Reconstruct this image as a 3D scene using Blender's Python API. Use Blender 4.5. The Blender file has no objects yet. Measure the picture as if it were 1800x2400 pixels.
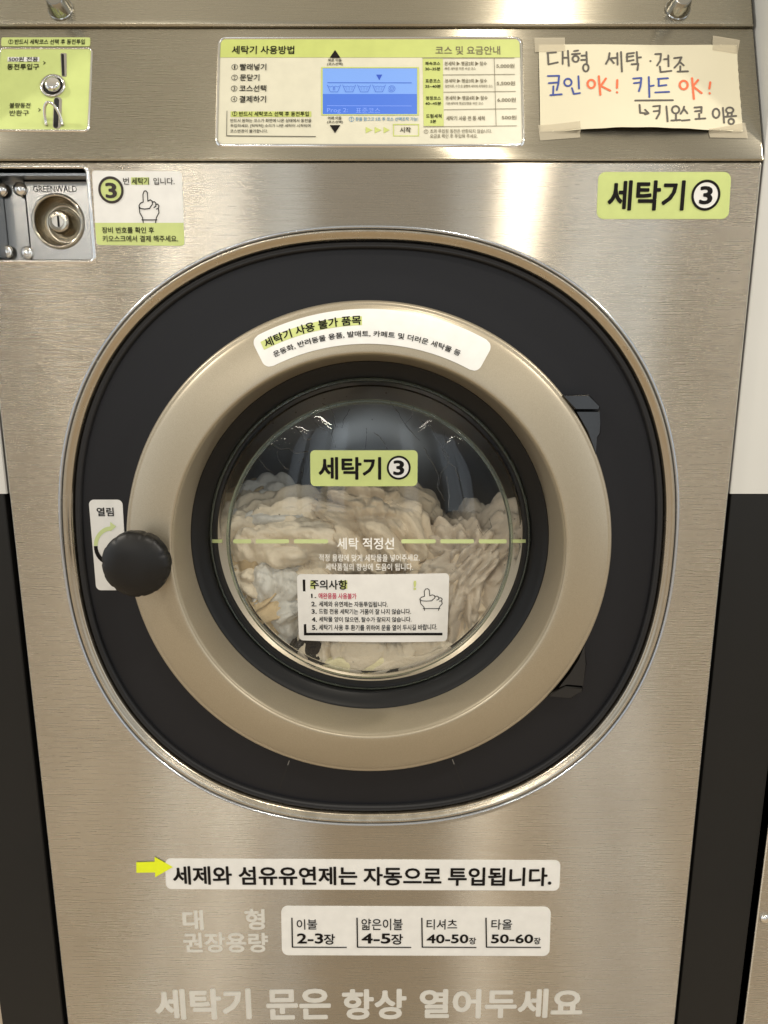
import bpy, bmesh, math, random
import numpy as np
from mathutils import Vector, Matrix, geometry
PI = math.pi
rad = math.radians
random.seed(7)
sc = bpy.context.scene
col = sc.collection

# ------------------------------------------------------------------ camera
CZ = 1.15                       # camera height
D = 0.7814                      # distance to the machine's front sheet (plane y = 0)
TH = rad(11.66)                 # tilt down
F = 1627.5                      # focal length in photo pixels (1800 x 2400)
ST, CT = math.sin(TH), math.cos(TH)
CAM = Vector((0, -D, CZ))
cd = bpy.data.cameras.new('camera')
cam = bpy.data.objects.new('camera', cd)
col.objects.link(cam)
cam.location = CAM
cam.rotation_euler = (PI / 2 - TH, 0, 0)
cd.sensor_fit = 'VERTICAL'
cd.sensor_height = 36
cd.lens = 36 * F / 2400
cd.clip_start = 0.02
cd.clip_end = 200
sc.camera = cam

# ------------------------------------------------------------------ view / cycles
sc.view_settings.view_transform = 'Standard'
sc.view_settings.look = 'None'
sc.view_settings.gamma = 1
sc.view_settings.exposure = 0
sc.view_settings.use_curve_mapping = False
sc.render.engine = 'CYCLES'
sc.cycles.use_denoising = True
sc.cycles.max_bounces = 8
sc.cycles.transparent_max_bounces = 24
sc.cycles.sample_clamp_indirect = 4
sc.cycles.caustics_reflective = False
sc.cycles.caustics_refractive = False

# ------------------------------------------------------------------ world: the light of the shop around the machine
w = bpy.data.worlds.new('World')
sc.world = w
w.use_nodes = True
nt = w.node_tree
bg = nt.nodes['Background']
tc = nt.nodes.new('ShaderNodeTexCoord')
sx = nt.nodes.new('ShaderNodeSeparateXYZ')
mr = nt.nodes.new('ShaderNodeMapRange')
mr.inputs['From Min'].default_value = -1
mr.inputs['From Max'].default_value = 1
cr = nt.nodes.new('ShaderNodeValToRGB')
els = cr.color_ramp.elements
els[0].position = 0.0
els[0].color = (0.34, 0.275, 0.19, 1)
els[1].position = 1.0
els[1].color = (0.72, 0.66, 0.55, 1)
for p, c in ((0.35, (0.40, 0.345, 0.26)), (0.47, (0.46, 0.42, 0.35)), (0.55, (0.41, 0.425, 0.435)), (0.70, (0.44, 0.45, 0.45)), (0.88, (0.58, 0.52, 0.41))):
    e = els.new(p)
    e.color = (*c, 1)
nt.links.new(tc.outputs['Generated'], sx.inputs[0])
nt.links.new(sx.outputs['Z'], mr.inputs['Value'])
nt.links.new(mr.outputs[0], cr.inputs[0])
# cool fill added at both sides to brighten matt faces and the trim bead
ab_ = nt.nodes.new('ShaderNodeMath')
ab_.operation = 'ABSOLUTE'
nt.links.new(sx.outputs['X'], ab_.inputs[0])
ms = nt.nodes.new('ShaderNodeMapRange')
ms.interpolation_type = 'SMOOTHSTEP'
ms.inputs['From Min'].default_value = 0.62
ms.inputs['From Max'].default_value = 0.85
ms.inputs['To Max'].default_value = 0.93
nt.links.new(ab_.outputs[0], ms.inputs['Value'])
mxw = nt.nodes.new('ShaderNodeMix')
mxw.data_type = 'RGBA'
mxw.inputs[7].default_value = (1.05, 1.12, 1.20, 1)
nt.links.new(ms.outputs[0], mxw.inputs[0])
nt.links.new(cr.outputs[0], mxw.inputs[6])
nt.links.new(mxw.outputs[2], bg.inputs['Color'])
bg.inputs['Strength'].default_value = 1.0


def area(name, loc, target, sx_, sy_, power, colour, shape='RECTANGLE'):
    l = bpy.data.lights.new(name, 'AREA')
    l.shape = shape
    l.size = sx_
    l.size_y = sy_
    l.energy = power
    l.color = colour
    o = bpy.data.objects.new(name, l)
    col.objects.link(o)
    o.location = loc
    d = Vector(target) - Vector(loc)
    o.rotation_euler = (0, 0, 0) if abs(d.x) + abs(d.y) < 1e-6 else d.to_track_quat('-Z', 'Y').to_euler()
    return o


WARM = (1.0, 0.92, 0.80)
COOL = (0.78, 0.89, 1.0)
# two added fills brighten upward faces; ceiling lamp just behind the camera, tubes down the shop
for lx, ly, e in ((-1.95, -0.45, 34), (1.95, -0.50, 34), (0.43, -0.95, 13.0)):
    area('ceiling_lamp_and_fill', (lx, ly, 2.6), (lx * 0.7, ly - 0.02, 0), 0.14, 0.14, e, WARM, 'DISK')
for lx, e in ((-2.55, 13.0), (-1.72, 16.0), (-1.08, 27.0), (1.15, 7.5), (2.15, 16.0)):     # slim tubes running down the shop
    area('ceiling_tube', (lx, -3.8, 2.6), (lx, -3.8, 0), 0.04, 2.8, e, WARM)
# panes of the shop front behind the camera
for lx, wd, e in ((-1.75, 0.30, 3.4), (-1.28, 0.40, 5.0), (-0.78, 0.34, 4.6), (0.70, 0.28, 2.4), (1.66, 0.40, 4.6), (2.10, 0.34, 4.2)):
    area('window_light', (lx, -5.2, 1.45), (lx * 0.2, 0, 1.1), wd, 2.3, e, COOL)


# ------------------------------------------------------------------ materials
def mat(name, base, rough=0.5, metal=0.0, spec=0.5, coat=0.0, coat_r=0.1):
    m = bpy.data.materials.new(name)
    m.use_nodes = True
    b = m.node_tree.nodes['Principled BSDF']
    b.inputs['Base Color'].default_value = (*base, 1)
    b.inputs['Roughness'].default_value = rough
    b.inputs['Metallic'].default_value = metal
    b.inputs['Specular IOR Level'].default_value = spec
    b.inputs['Coat Weight'].default_value = coat
    b.inputs['Coat Roughness'].default_value = coat_r
    return m


def N(m, t, **kw):
    n = m.node_tree.nodes.new(t)
    for k, v in kw.items():
        if k in n.inputs:
            n.inputs[k].default_value = v
        else:
            setattr(n, k, v)
    return n


def L(m, a, b):
    m.node_tree.links.new(a, b)


def P_(m):
    return m.node_tree.nodes['Principled BSDF']


def noise(m, scale, mapping=None, detail=3.0, rough=0.5, coord='Object'):
    tcn = N(m, 'ShaderNodeTexCoord')
    n = N(m, 'ShaderNodeTexNoise')
    n.inputs['Scale'].default_value = scale
    n.inputs['Detail'].default_value = detail
    n.inputs['Roughness'].default_value = rough
    if mapping:
        mp = N(m, 'ShaderNodeMapping')
        mp.inputs['Scale'].default_value = mapping
        L(m, tcn.outputs[coord], mp.inputs['Vector'])
        L(m, mp.outputs[0], n.inputs['Vector'])
    else:
        L(m, tcn.outputs[coord], n.inputs['Vector'])
    return n


def ramp(m, src, stops):
    r = N(m, 'ShaderNodeValToRGB')
    e = r.color_ramp.elements
    while len(e) < len(stops):
        e.new(0.5)
    for k, (p, c) in enumerate(stops):
        e[k].position = p
        e[k].color = (*c, 1) if len(c) == 3 else c
    L(m, src, r.inputs[0])
    return r


def rng(m, src, a, b, f0=0.3, f1=0.7):
    r = N(m, 'ShaderNodeMapRange')
    r.inputs['From Min'].default_value = f0
    r.inputs['From Max'].default_value = f1
    r.inputs['To Min'].default_value = a
    r.inputs['To Max'].default_value = b
    L(m, src, r.inputs['Value'])
    return r


def bump(m, src, strength, dist):
    b = N(m, 'ShaderNodeBump')
    b.inputs['Strength'].default_value = strength
    b.inputs['Distance'].default_value = dist
    L(m, src, b.inputs['Height'])
    L(m, b.outputs[0], P_(m).inputs['Normal'])
    return b


def brushed(name, base, rough, aniso, grain=1.0):
    """steel brushed sideways: a gloss drawn out upwards and downwards (tangent along z)"""
    m = bpy.data.materials.new(name)
    m.use_nodes = True
    m.node_tree.nodes.remove(P_(m))
    p = N(m, 'ShaderNodeBsdfAnisotropic')
    p.distribution = 'GGX'
    p.inputs['Anisotropy'].default_value = aniso
    L(m, p.outputs[0], m.node_tree.nodes['Material Output'].inputs['Surface'])
    t = N(m, 'ShaderNodeTangent')
    t.direction_type = 'UV_MAP'
    t.uv_map = 'UVMap'
    L(m, t.outputs[0], p.inputs['Tangent'])
    g = noise(m, 1.0, (26, 26, 1250), 2, 0.6)
    g2 = noise(m, 1.0, (20, 20, 800), 2, 0.6)
    sm = noise(m, 1.0, (9, 9, 6), 6, 0.62)
    r = rng(m, g.outputs['Fac'], rough - 0.02 * grain, rough + 0.02 * grain)
    smr = rng(m, sm.outputs['Fac'], 0.0, 0.024, 0.52, 0.72)
    ad = N(m, 'ShaderNodeMath', operation='ADD')
    L(m, r.outputs[0], ad.inputs[0])
    L(m, smr.outputs[0], ad.inputs[1])
    L(m, ad.outputs[0], p.inputs['Roughness'])
    b = N(m, 'ShaderNodeBump')
    b.inputs['Strength'].default_value = 0.04 * grain
    b.inputs['Distance'].default_value = 0.0006
    L(m, g.outputs['Fac'], b.inputs['Height'])
    L(m, b.outputs[0], p.inputs['Normal'])
    c = [tuple(x * k for x in base) for k in (0.96, 1.03)]
    rc = ramp(m, g2.outputs['Fac'], ((0.28, c[0]), (0.72, c[1])))
    s = noise(m, 1.0, (5, 5, 7), 5, 0.6)
    rs = ramp(m, s.outputs['Fac'], ((0.30, (0.93, 0.925, 0.92)), (0.55, (1, 1, 1))))
    mm = N(m, 'ShaderNodeMix', data_type='RGBA', blend_type='MULTIPLY')
    mm.inputs[0].default_value = 1.0
    L(m, rc.outputs[0], mm.inputs[6])
    L(m, rs.outputs[0], mm.inputs[7])
    L(m, mm.outputs[2], p.inputs['Color'])
    return m


M = {}
M['steel'] = brushed('brushed steel', (0.545, 0.50, 0.42), 0.26, -0.80)
M['steel_fascia'] = brushed('brushed fascia steel', (0.455, 0.415, 0.325), 0.265, -0.60)
M['steel_trim'] = mat('rolled steel trim', (0.49, 0.435, 0.345), 0.22, 1.0)
_n = noise(M['steel_trim'], 1.0, (60, 60, 60), 4, 0.6)
L(M['steel_trim'], rng(M['steel_trim'], _n.outputs['Fac'], 0.17, 0.30).outputs[0], P_(M['steel_trim']).inputs['Roughness'])
M['rolled_edge_glint'] = mat('rolled edge with glint tone', (0.52, 0.545, 0.58), 0.16, 0.85)  # pale bluish tone stands in for window light caught on the bead
M['chrome'] = mat('polished steel', (0.78, 0.76, 0.72), 0.10, 1.0)
M['satin'] = mat('satin lock steel', (0.60, 0.58, 0.54), 0.24, 1.0)
_n = noise(M['satin'], 240, None, 3)
L(M['satin'], rng(M['satin'], _n.outputs['Fac'], 0.22, 0.26).outputs[0], P_(M['satin']).inputs['Roughness'])
M['cam'] = mat('dark chrome', (0.40, 0.39, 0.36), 0.14, 1.0)
M['dish'] = mat('brassy lock dish', (0.46, 0.42, 0.345), 0.17, 1.0)
M['shaded_steel'] = mat('shaded zinc sheet', (0.20, 0.21, 0.225), 0.30, 1.0)  # sheet darkened in its colour for the shade inside the recess
M['drum'] = mat('drum steel', (0.42, 0.42, 0.43), 0.33, 1.0)
_g = M['gold'] = mat('champagne metallic paint', (0.40, 0.345, 0.25), 0.37, 0.5, 0.5, 0.2, 0.22)
_n = noise(_g, 1500, None, 1)
_r = ramp(_g, _n.outputs['Fac'], ((0.35, (0.36, 0.312, 0.228)), (0.65, (0.425, 0.37, 0.272))))
L(_g, _r.outputs[0], P_(_g).inputs['Base Color'])
bump(_g, _n.outputs['Fac'], 0.12, 0.0003)
_b = M['black_plate'] = mat('black textured plastic', (0.0085, 0.0088, 0.0112), 0.48, 0, 0.32)
_n = noise(_b, 1800, None, 2)
bump(_b, _n.outputs['Fac'], 0.15, 0.0002)
_b = M['black_ring'] = mat('black satin plastic', (0.007, 0.007, 0.0068), 0.42, 0, 0.28)
_n = noise(_b, 900, None, 2)
bump(_b, _n.outputs['Fac'], 0.08, 0.0002)
_b = M['rubber'] = mat('black rubber', (0.012, 0.012, 0.013), 0.48, 0, 0.4)
_b = M['knob'] = mat('black soft knob plastic', (0.008, 0.0075, 0.007), 0.40, 0, 0.3)
_n = noise(_b, 70, None, 5, 0.7)
L(_b, rng(_b, _n.outputs['Fac'], 0.36, 0.52).outputs[0], P_(_b).inputs['Roughness'])
M['gloss_black'] = mat('glossy black hinge', (0.006, 0.0055, 0.005), 0.12, 0, 0.5)
M['void'] = mat('dark hollow', (0.004, 0.004, 0.004), 0.8)
M['line_dark'] = mat('dark seam', (0.003, 0.003, 0.003), 0.6)
M['seam_light'] = mat('light seam edge', (0.22, 0.215, 0.20), 0.4)


def printed(name, base, rough=0.38, var=0.04, scale=60):
    m = mat(name, base, rough, 0, 0.4)
    n = noise(m, scale, None, 3)
    r = ramp(m, n.outputs['Fac'], ((0.3, tuple(x * (1 - var) for x in base)), (0.7, tuple(min(1, x * (1 + var)) for x in base))))
    L(m, r.outputs[0], P_(m).inputs['Base Color'])
    return m


M['white'] = printed('white vinyl', (0.80, 0.80, 0.77))
M['cream'] = printed('cream printed overlay', (0.64, 0.615, 0.48))
M['green'] = printed('lime green print', (0.50, 0.56, 0.165))
M['green_pale'] = printed('pale green print', (0.57, 0.66, 0.24))
M['green_hi'] = printed('green highlighter print', (0.58, 0.65, 0.24))
M['green_line'] = printed('pale green vinyl', (0.60, 0.70, 0.33))
M['ink'] = mat('black ink', (0.008, 0.0065, 0.006), 0.5, 0, 0.12)
M['ink_brown'] = mat('faded brown ink', (0.15, 0.125, 0.075), 0.5, 0, 0.3)
M['ink_ring'] = mat('dark brown ink', (0.035, 0.026, 0.022), 0.45, 0, 0.3)
M['ink_blue'] = mat('blue ink', (0.045, 0.22, 0.42), 0.5, 0, 0.3)
M['ink_red'] = mat('red ink', (0.55, 0.03, 0.09), 0.5, 0, 0.3)
M['decal_white'] = printed('silver white vinyl letters', (0.66, 0.65, 0.60), 0.42)
M['glass_white'] = printed('white vinyl on glass', (0.90, 0.90, 0.86), 0.45)
M['yellow'] = printed('fluorescent yellow tape', (0.80, 0.90, 0.02), 0.5)
M['marker_grey'] = mat('grey marker', (0.11, 0.10, 0.085), 0.6, 0, 0.2)
M['marker_blue'] = mat('blue marker', (0.055, 0.085, 0.30), 0.6, 0, 0.2)
M['marker_red'] = mat('orange red marker', (0.78, 0.17, 0.075), 0.6, 0, 0.2)
_p = M['paper'] = printed('cream paper', (0.68, 0.63, 0.46), 0.75, 0.03, 9)
_n = noise(_p, 30, None, 5)
bump(_p, _n.outputs['Fac'], 0.15, 0.001)
_t = M['tape'] = mat('masking tape', (0.62, 0.55, 0.40), 0.5, 0, 0.4)
P_(_t).inputs['Alpha'].default_value = 0.55
M['wall_white'] = printed('white laminate', (0.62, 0.62, 0.585), 0.45, 0.02, 5)
M['panel_black'] = mat('black laminate', (0.0095, 0.0096, 0.0092), 0.5, 0, 0.3)
_n = noise(M['panel_black'], 3, None, 4)
L(M['panel_black'], rng(M['panel_black'], _n.outputs['Fac'], 0.44, 0.58).outputs[0], P_(M['panel_black']).inputs['Roughness'])


def emit(name, c, s):
    m = mat(name, tuple(x * 0.5 for x in c), 0.25, 0, 0.5)
    P_(m).inputs['Emission Color'].default_value = (*c, 1)
    P_(m).inputs['Emission Strength'].default_value = s
    return m


M['lcd_light'] = emit('lcd pale blue', (0.19, 0.36, 0.80), 0.62)
M['lcd_dark'] = emit('lcd deep blue', (0.065, 0.175, 0.66), 0.62)
M['lcd_ink'] = emit('lcd dark segments', (0.03, 0.09, 0.50), 0.6)
M['lcd_text'] = emit('lcd light segments', (0.22, 0.36, 0.88), 0.6)


def thin_glass(name, tint, ior=1.36, rough=0.0):
    m = bpy.data.materials.new(name)
    m.use_nodes = True
    t = m.node_tree
    t.nodes.remove(P_(m))
    out = t.nodes['Material Output']
    fr = N(m, 'ShaderNodeFresnel')
    fr.inputs['IOR'].default_value = ior
    tr = N(m, 'ShaderNodeBsdfTransparent')
    tr.inputs['Color'].default_value = (*tint, 1)
    gl = N(m, 'ShaderNodeBsdfGlossy')
    gl.inputs['Roughness'].default_value = rough
    mx = N(m, 'ShaderNodeMixShader')
    L(m, fr.outputs[0], mx.inputs[0])
    L(m, tr.outputs[0], mx.inputs[1])
    L(m, gl.outputs[0], mx.inputs[2])
    L(m, mx.outputs[0], out.inputs['Surface'])
    return m


M['glass'] = thin_glass('door glass', (0.985, 0.99, 0.98))
M['glass_in'] = thin_glass('door glass inner face', (0.985, 0.99, 0.98), 1.22)
M['rim_glass'] = mat('glass edge', (0.55, 0.66, 0.57), 0.05)
P_(M['rim_glass']).inputs['Transmission Weight'].default_value = 0.93
M['water'] = thin_glass('water trail', (0.72, 0.72, 0.72), 1.22, 0.12)


def cloth(name, base, var=0.10, weave=700):
    m = mat(name, base, 0.85, 0, 0.15)
    P_(m).inputs['Sheen Weight'].default_value = 0.25
    n = noise(m, 9, None, 5, 0.6)
    r = ramp(m, n.outputs['Fac'], ((0.3, tuple(x * (1 - var) for x in base)), (0.7, tuple(x * (1 + var) for x in base))))
    L(m, r.outputs[0], P_(m).inputs['Base Color'])
    n2 = noise(m, 55, None, 6, 0.65)
    n3 = noise(m, weave, None, 2)
    a = N(m, 'ShaderNodeMath', operation='MULTIPLY_ADD')
    L(m, n3.outputs['Fac'], a.inputs[0])
    a.inputs[1].default_value = 0.15
    L(m, n2.outputs['Fac'], a.inputs[2])
    bump(m, a.outputs[0], 0.6, 0.006)
    return m


M['c_beige'] = cloth('beige cotton', (0.70, 0.595, 0.455))
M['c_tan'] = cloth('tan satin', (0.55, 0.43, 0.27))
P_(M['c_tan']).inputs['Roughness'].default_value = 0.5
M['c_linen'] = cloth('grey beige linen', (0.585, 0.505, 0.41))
M['c_grey'] = cloth('pale grey quilted cotton', (0.66, 0.645, 0.61))
M['c_ivory'] = cloth('ivory cotton', (0.86, 0.79, 0.52))
M['c_cream'] = cloth('cream cotton', (0.76, 0.67, 0.535))
M['c_dark'] = cloth('black cotton', (0.012, 0.012, 0.014))


# ------------------------------------------------------------------ surfaces one can place things on
def ray(px, py):
    u, v = (px - 900) / F, (py - 1200) / F
    return Vector((u, CT - v * ST, -ST - v * CT))


class Surf:
    """plane (origin, ex, ez, n towards the viewer) with an optional height over it"""
    def __init__(s, O, ex, ez, H=None):
        s.O, s.ex, s.ez = Vector(O), Vector(ex).normalized(), Vector(ez).normalized()
        s.n = s.ex.cross(s.ez).normalized()      # x cross z = -y : towards the viewer
        s.H = H

    def ab(s, px, py):
        d = ray(px, py)
        h = 0.0
        for _ in range(6 if s.H else 1):
            t = ((s.O + s.n * h) - CAM).dot(s.n) / d.dot(s.n)
            p = CAM + d * t - s.O
            a, b = p.dot(s.ex), p.dot(s.ez)
            if s.H:
                h = s.H(a, b)
        return a, b

    def pt(s, a, b, h=0.0):
        if s.H:
            h += s.H(a, b)
        return s.O + s.ex * a + s.ez * b + s.n * h

    def at(s, px, py, h=0.0):
        return s.pt(*s.ab(px, py), h)


X0 = -0.0173                     # machine centre line
XL, XR = -0.4288, 0.3942
DC = Vector((X0, 0, CZ - 0.209))    # door centre
FRONT = Surf((0, 0, CZ), (1, 0, 0), (0, 0, 1))
Z_F0 = CZ + 0.2150               # lower edge of the control panel
FAS = Surf((0, 0, Z_F0), (1, 0, 0), (0, 0.050, 0.141))
PLATE_Y = 0.0125
PLATE = Surf((0, PLATE_Y, CZ), (1, 0, 0), (0, 0, 1))


# ------------------------------------------------------------------ mesh helpers
class MB:
    def __init__(s):
        s.v, s.f, s.k = [], [], 0

    def add(s, vs, fs):
        o = len(s.v)
        s.v += [tuple(x) for x in vs]
        s.f += [tuple(i + o for i in f) for f in fs]

    def grid(s, pts, close_u=False, close_v=False):
        R, C_ = len(pts), len(pts[0])
        o = len(s.v)
        for row in pts:
            s.v += [tuple(p) for p in row]
        for i in range(R if close_v else R - 1):
            for j in range(C_ if close_u else C_ - 1):
                a, b = o + i * C_ + j, o + i * C_ + (j + 1) % C_
                c, d = o + ((i + 1) % R) * C_ + (j + 1) % C_, o + ((i + 1) % R) * C_ + j
                s.f.append((a, b, c, d))

    def lathe(s, prof, c, n=96, axis='y'):
        """profile of (radius, y) round the y axis through c"""
        pts = []
        for r, y in prof:
            row = []
            for k in range(n):
                t = 2 * PI * k / n
                row.append((c[0] + r * math.sin(t), c[1] + y, c[2] + r * math.cos(t)))
            pts.append(row)
        s.grid(pts, close_u=True)

    def box(s, x0, x1, y0, y1, z0, z1):
        s.add([(x, y, z) for x in (x0, x1) for y in (y0, y1) for z in (z0, z1)],
              [(0, 1, 3, 2), (4, 6, 7, 5), (0, 4, 5, 1), (2, 3, 7, 6), (0, 2, 6, 4), (1, 5, 7, 3)])

    def tube(s, path, r, n=8, cap=True):
        pts = []
        up = Vector((0.01, 1, 0.02)).normalized()
        for i, p in enumerate(path):
            p = Vector(p)
            a = Vector(path[max(i - 1, 0)])
            b = Vector(path[min(i + 1, len(path) - 1)])
            d = (b - a).normalized()
            u = d.cross(up).normalized()
            v = u.cross(d)
            rr = r[i] if isinstance(r, (list, tuple)) else r
            pts.append([p + u * rr * math.cos(2 * PI * k / n) + v * rr * math.sin(2 * PI * k / n) for k in range(n)])
        o = len(s.v)
        s.grid(pts, close_u=True)
        if cap:
            s.f.append(tuple(o + k for k in range(n)))
            e = o + (len(path) - 1) * n
            s.f.append(tuple(e + k for k in reversed(range(n))))

    def step(s):
        """tiny height so that overlapping strokes never share a plane"""
        s.k += 1
        return (s.k % 9) * 1.6e-5

    def build(s, name, m, parent=None, smooth=False, origin=None, angle=None, sharp=True):
        if parent is not None:
            origin = ORI[parent.name]
        elif origin is None:
            a = np.array(s.v)
            origin = Vector(((a[:, 0].min() + a[:, 0].max()) / 2, a[:, 1].max(), a[:, 2].min()))
        origin = Vector(origin)
        me = bpy.data.meshes.new(name)
        me.from_pydata([(x - origin.x, y - origin.y, z - origin.z) for x, y, z in s.v], [], s.f)
        me.update()
        uv = me.uv_layers.new(name='UVMap')
        n = len(me.loops)
        vi = np.empty(n, dtype=np.int32)
        me.loops.foreach_get('vertex_index', vi)
        co = np.array(s.v)[vi]
        uv.data.foreach_set('uv', np.stack([co[:, 2], co[:, 0]], 1).astype(np.float32).ravel())
        if smooth:
            me.polygons.foreach_set('use_smooth', [True] * len(me.polygons))
            if angle:
                me.set_sharp_from_angle(angle=angle)
        me.materials.append(M[m] if isinstance(m, str) else m)
        o = bpy.data.objects.new(name, me)
        col.objects.link(o)
        if parent is not None:
            o.parent = parent
        else:
            o.location = origin
        ORI[o.name] = origin
        return o


ORI = {}


def thing(name, label, cat, loc, group=None):
    o = bpy.data.objects.new(name, None)
    col.objects.link(o)
    o.location = loc
    o.empty_display_size = 0.05
    ORI[o.name] = Vector(loc)
    return tag(o, label, cat, group)


def tag(o, label, cat, group=None, kind=None):
    o['label'] = label
    o['category'] = cat
    if group:
        o['group'] = group
    if kind:
        o['kind'] = kind
    return o


# --- flat shapes laid on a surface
def sheet(mb, S, quad, r_px=0.0, h=0.0005, cols=10, rows=10, skirt=True, base=0.0):
    """rounded quad given by its four photo corners TL TR BR BL, as a thin sheet on surface S"""
    ab = [S.ab(*q) for q in quad]
    wpx = abs(quad[1][0] - quad[0][0])
    hpx = abs(quad[3][1] - quad[0][1])
    sheet_ab(mb, S, ab, r_px / max(wpx, 1), r_px / max(hpx, 1), h, cols, rows, skirt, base)


def sheet_ab(mb, S, ab, ru, rv, h, cols=10, rows=10, skirt=True, base=0.0):
    vs = []
    if ru > 0:
        vs += [(rv * (1 - math.cos(PI / 2 * k / 6)), ru * (1 - math.sin(PI / 2 * k / 6))) for k in range(7)]
        vs += [(rv + (1 - 2 * rv) * k / rows, 0) for k in range(1, rows)]
        vs += [(1 - a, b) for a, b in reversed(vs[:7])]
    else:
        vs = [(k / rows, 0) for k in range(rows + 1)]
    tl, tr, br, bl = [Vector((a, b)) for a, b in ab]
    pts, out = [], []
    for v, ins in vs:
        row = []
        for j in range(cols + 1):
            u = ins + (1 - 2 * ins) * j / cols
            q = (tl * (1 - u) + tr * u) * (1 - v) + (bl * (1 - u) + br * u) * v
            row.append(q)
        pts.append(row)
    top = [[S.pt(q.x, q.y, h) for q in row] for row in pts]
    mb.grid([list(reversed(r)) for r in top])
    if skirt:
        loop = pts[0] + [r[-1] for r in pts[1:-1]] + list(reversed(pts[-1])) + [r[0] for r in reversed(pts[1:-1])]
        mb.grid([[S.pt(q.x, q.y, h) for q in loop], [S.pt(q.x, q.y, base) for q in loop]], close_u=True)


def poly(mb, S, pts_px, h):
    """filled polygon (photo pixels)"""
    h += mb.step()
    vs = [S.at(x, y, h) for x, y in pts_px]
    tri = geometry.tessellate_polygon([[Vector((x, -y, 0)) for x, y in pts_px]])
    mb.add(vs, [tuple(t) for t in tri])


def rect(mb, S, x0, y0, x1, y1, h):
    poly(mb, S, [(x0, y0), (x1, y0), (x1, y1), (x0, y1)], h)


def disc(mb, S, cx, cy, r, h, n=40, r_in=0.0):
    a0, b0 = S.ab(cx, cy)
    a1, _ = S.ab(cx + r, cy)
    R = a1 - a0
    h += mb.step()
    o = [S.pt(a0 + R * math.cos(2 * PI * k / n), b0 + R * math.sin(2 * PI * k / n), h) for k in range(n)]
    if r_in:
        q = r_in / r * R
        i = [S.pt(a0 + q * math.cos(2 * PI * k / n), b0 + q * math.sin(2 * PI * k / n), h) for k in range(n)]
        mb.grid([o, i], close_u=True)
    else:
        mb.add([S.pt(a0, b0, h)] + o, [(0, 1 + k, 1 + (k + 1) % n) for k in range(n)])


def stroke(mb, S, pts, wpx, h, caps=True, closed=False):
    """pen stroke through photo points"""
    ab = [Vector(S.ab(*p)) for p in pts]
    x, y = pts[0]
    W = (S.ab(x + wpx / 2, y)[0] - S.ab(x - wpx / 2, y)[0]) / 2
    if closed:
        ab.append(ab[0])
    for i in range(len(ab) - 1):
        a, b = ab[i], ab[i + 1]
        d = b - a
        if d.length < 1e-7:
            continue
        nrm = Vector((-d.y, d.x)).normalized() * W
        hh = h + mb.step()
        q = [a + nrm, a - nrm, b - nrm, b + nrm]
        mb.add([S.pt(p.x, p.y, hh) for p in q], [(0, 1, 2, 3)])
    if caps:
        for c in ab:
            hh = h + mb.step()
            n = 10
            mb.add([S.pt(c.x, c.y, hh)] + [S.pt(c.x + W * math.cos(2 * PI * k / n), c.y + W * math.sin(2 * PI * k / n), hh) for k in range(n)],
                   [(0, 1 + k, 1 + (k + 1) % n) for k in range(n)])


_cache = {}
tscene = bpy.data.scenes.new('type')


def glyphs(s, bold):
    """outline of a string in a unit box, made bolder by stamping it in a small circle"""
    if (s, bold) in _cache:
        return _cache[(s, bold)]
    c = bpy.data.curves.new('t', 'FONT')
    c.body = s
    c.resolution_u = 3
    c.offset = min(bold, 0.0)
    bold *= 0.5
    o = bpy.data.objects.new('t', c)
    tscene.collection.objects.link(o)
    tscene.view_layers[0].update()
    dg = tscene.view_layers[0].depsgraph
    me = bpy.data.meshes.new_from_object(o.evaluated_get(dg))
    v = np.array([p.co[:2] for p in me.vertices])
    f = [tuple(p.vertices) for p in me.polygons]
    bpy.data.objects.remove(o)
    bpy.data.curves.remove(c)
    bpy.data.meshes.remove(me)
    n = 1 if bold <= 0 else (4 if bold < 0.011 else 8)
    V, Fc, hh = [], [], []
    for k in range(n):
        d = (0, 0) if n == 1 else (bold * math.cos(2 * PI * (k + 0.5) / n), bold * math.sin(2 * PI * (k + 0.5) / n))
        Fc += [tuple(i + k * len(v) for i in q) for q in f]
        V.append(v + np.array(d))
        hh += [k * 1.3e-5] * len(v)
    V = np.concatenate(V)
    lo, hi = V.min(0), V.max(0)
    V = (V - lo) / (hi - lo)
    V = np.c_[V, hh]
    _cache[(s, bold)] = (V, Fc)
    return V, Fc


def text(mb, S, s, x0, y0, x1, y1, h, bold=0.02, slope=0.0):
    """lettering fitted into the photo rectangle, upright in the place"""
    v, f = glyphs(s, bold)
    ym, xm = (y0 + y1) / 2, (x0 + x1) / 2
    a0, bl = S.ab(x0, ym)
    a1, br = S.ab(x1, ym)
    bt, bb = S.ab(xm, y0)[1], S.ab(xm, y1)[1]
    k = (a1 - a0) / (x1 - x0)
    vs = []
    for u, t, e in v:
        vs.append(S.pt(a0 + (a1 - a0) * u, bb + (bt - bb) * t - slope * k * (u - 0.5), h + e))
    mb.add(vs, f)


def Z(ox, oy, s):
    """pixel converter of an enlarged view: origin and scale"""
    return lambda *c: tuple((ox if i % 2 == 0 else oy) + v / s for i, v in enumerate(c))


def ztext(mb, S, z, s, x0, y0, x1, y1, h, bold=0.02, slope=0.0):
    text(mb, S, s, *z(x0, y0, x1, y1), h, bold, slope)


def zpts(z, pts):
    return [z(x, y) for x, y in pts]


# ------------------------------------------------------------------ floor
mb = MB()
mb.box(-6, 6, -8, 1.2, -0.05, 0.0)
M['floor'] = printed('beige floor tile', (0.42, 0.335, 0.235), 0.05, 0.08, 3)
P_(M['floor']).inputs['Specular IOR Level'].default_value = 0.9
o = mb.build('floor', 'floor')
o['kind'] = 'structure'

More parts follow.
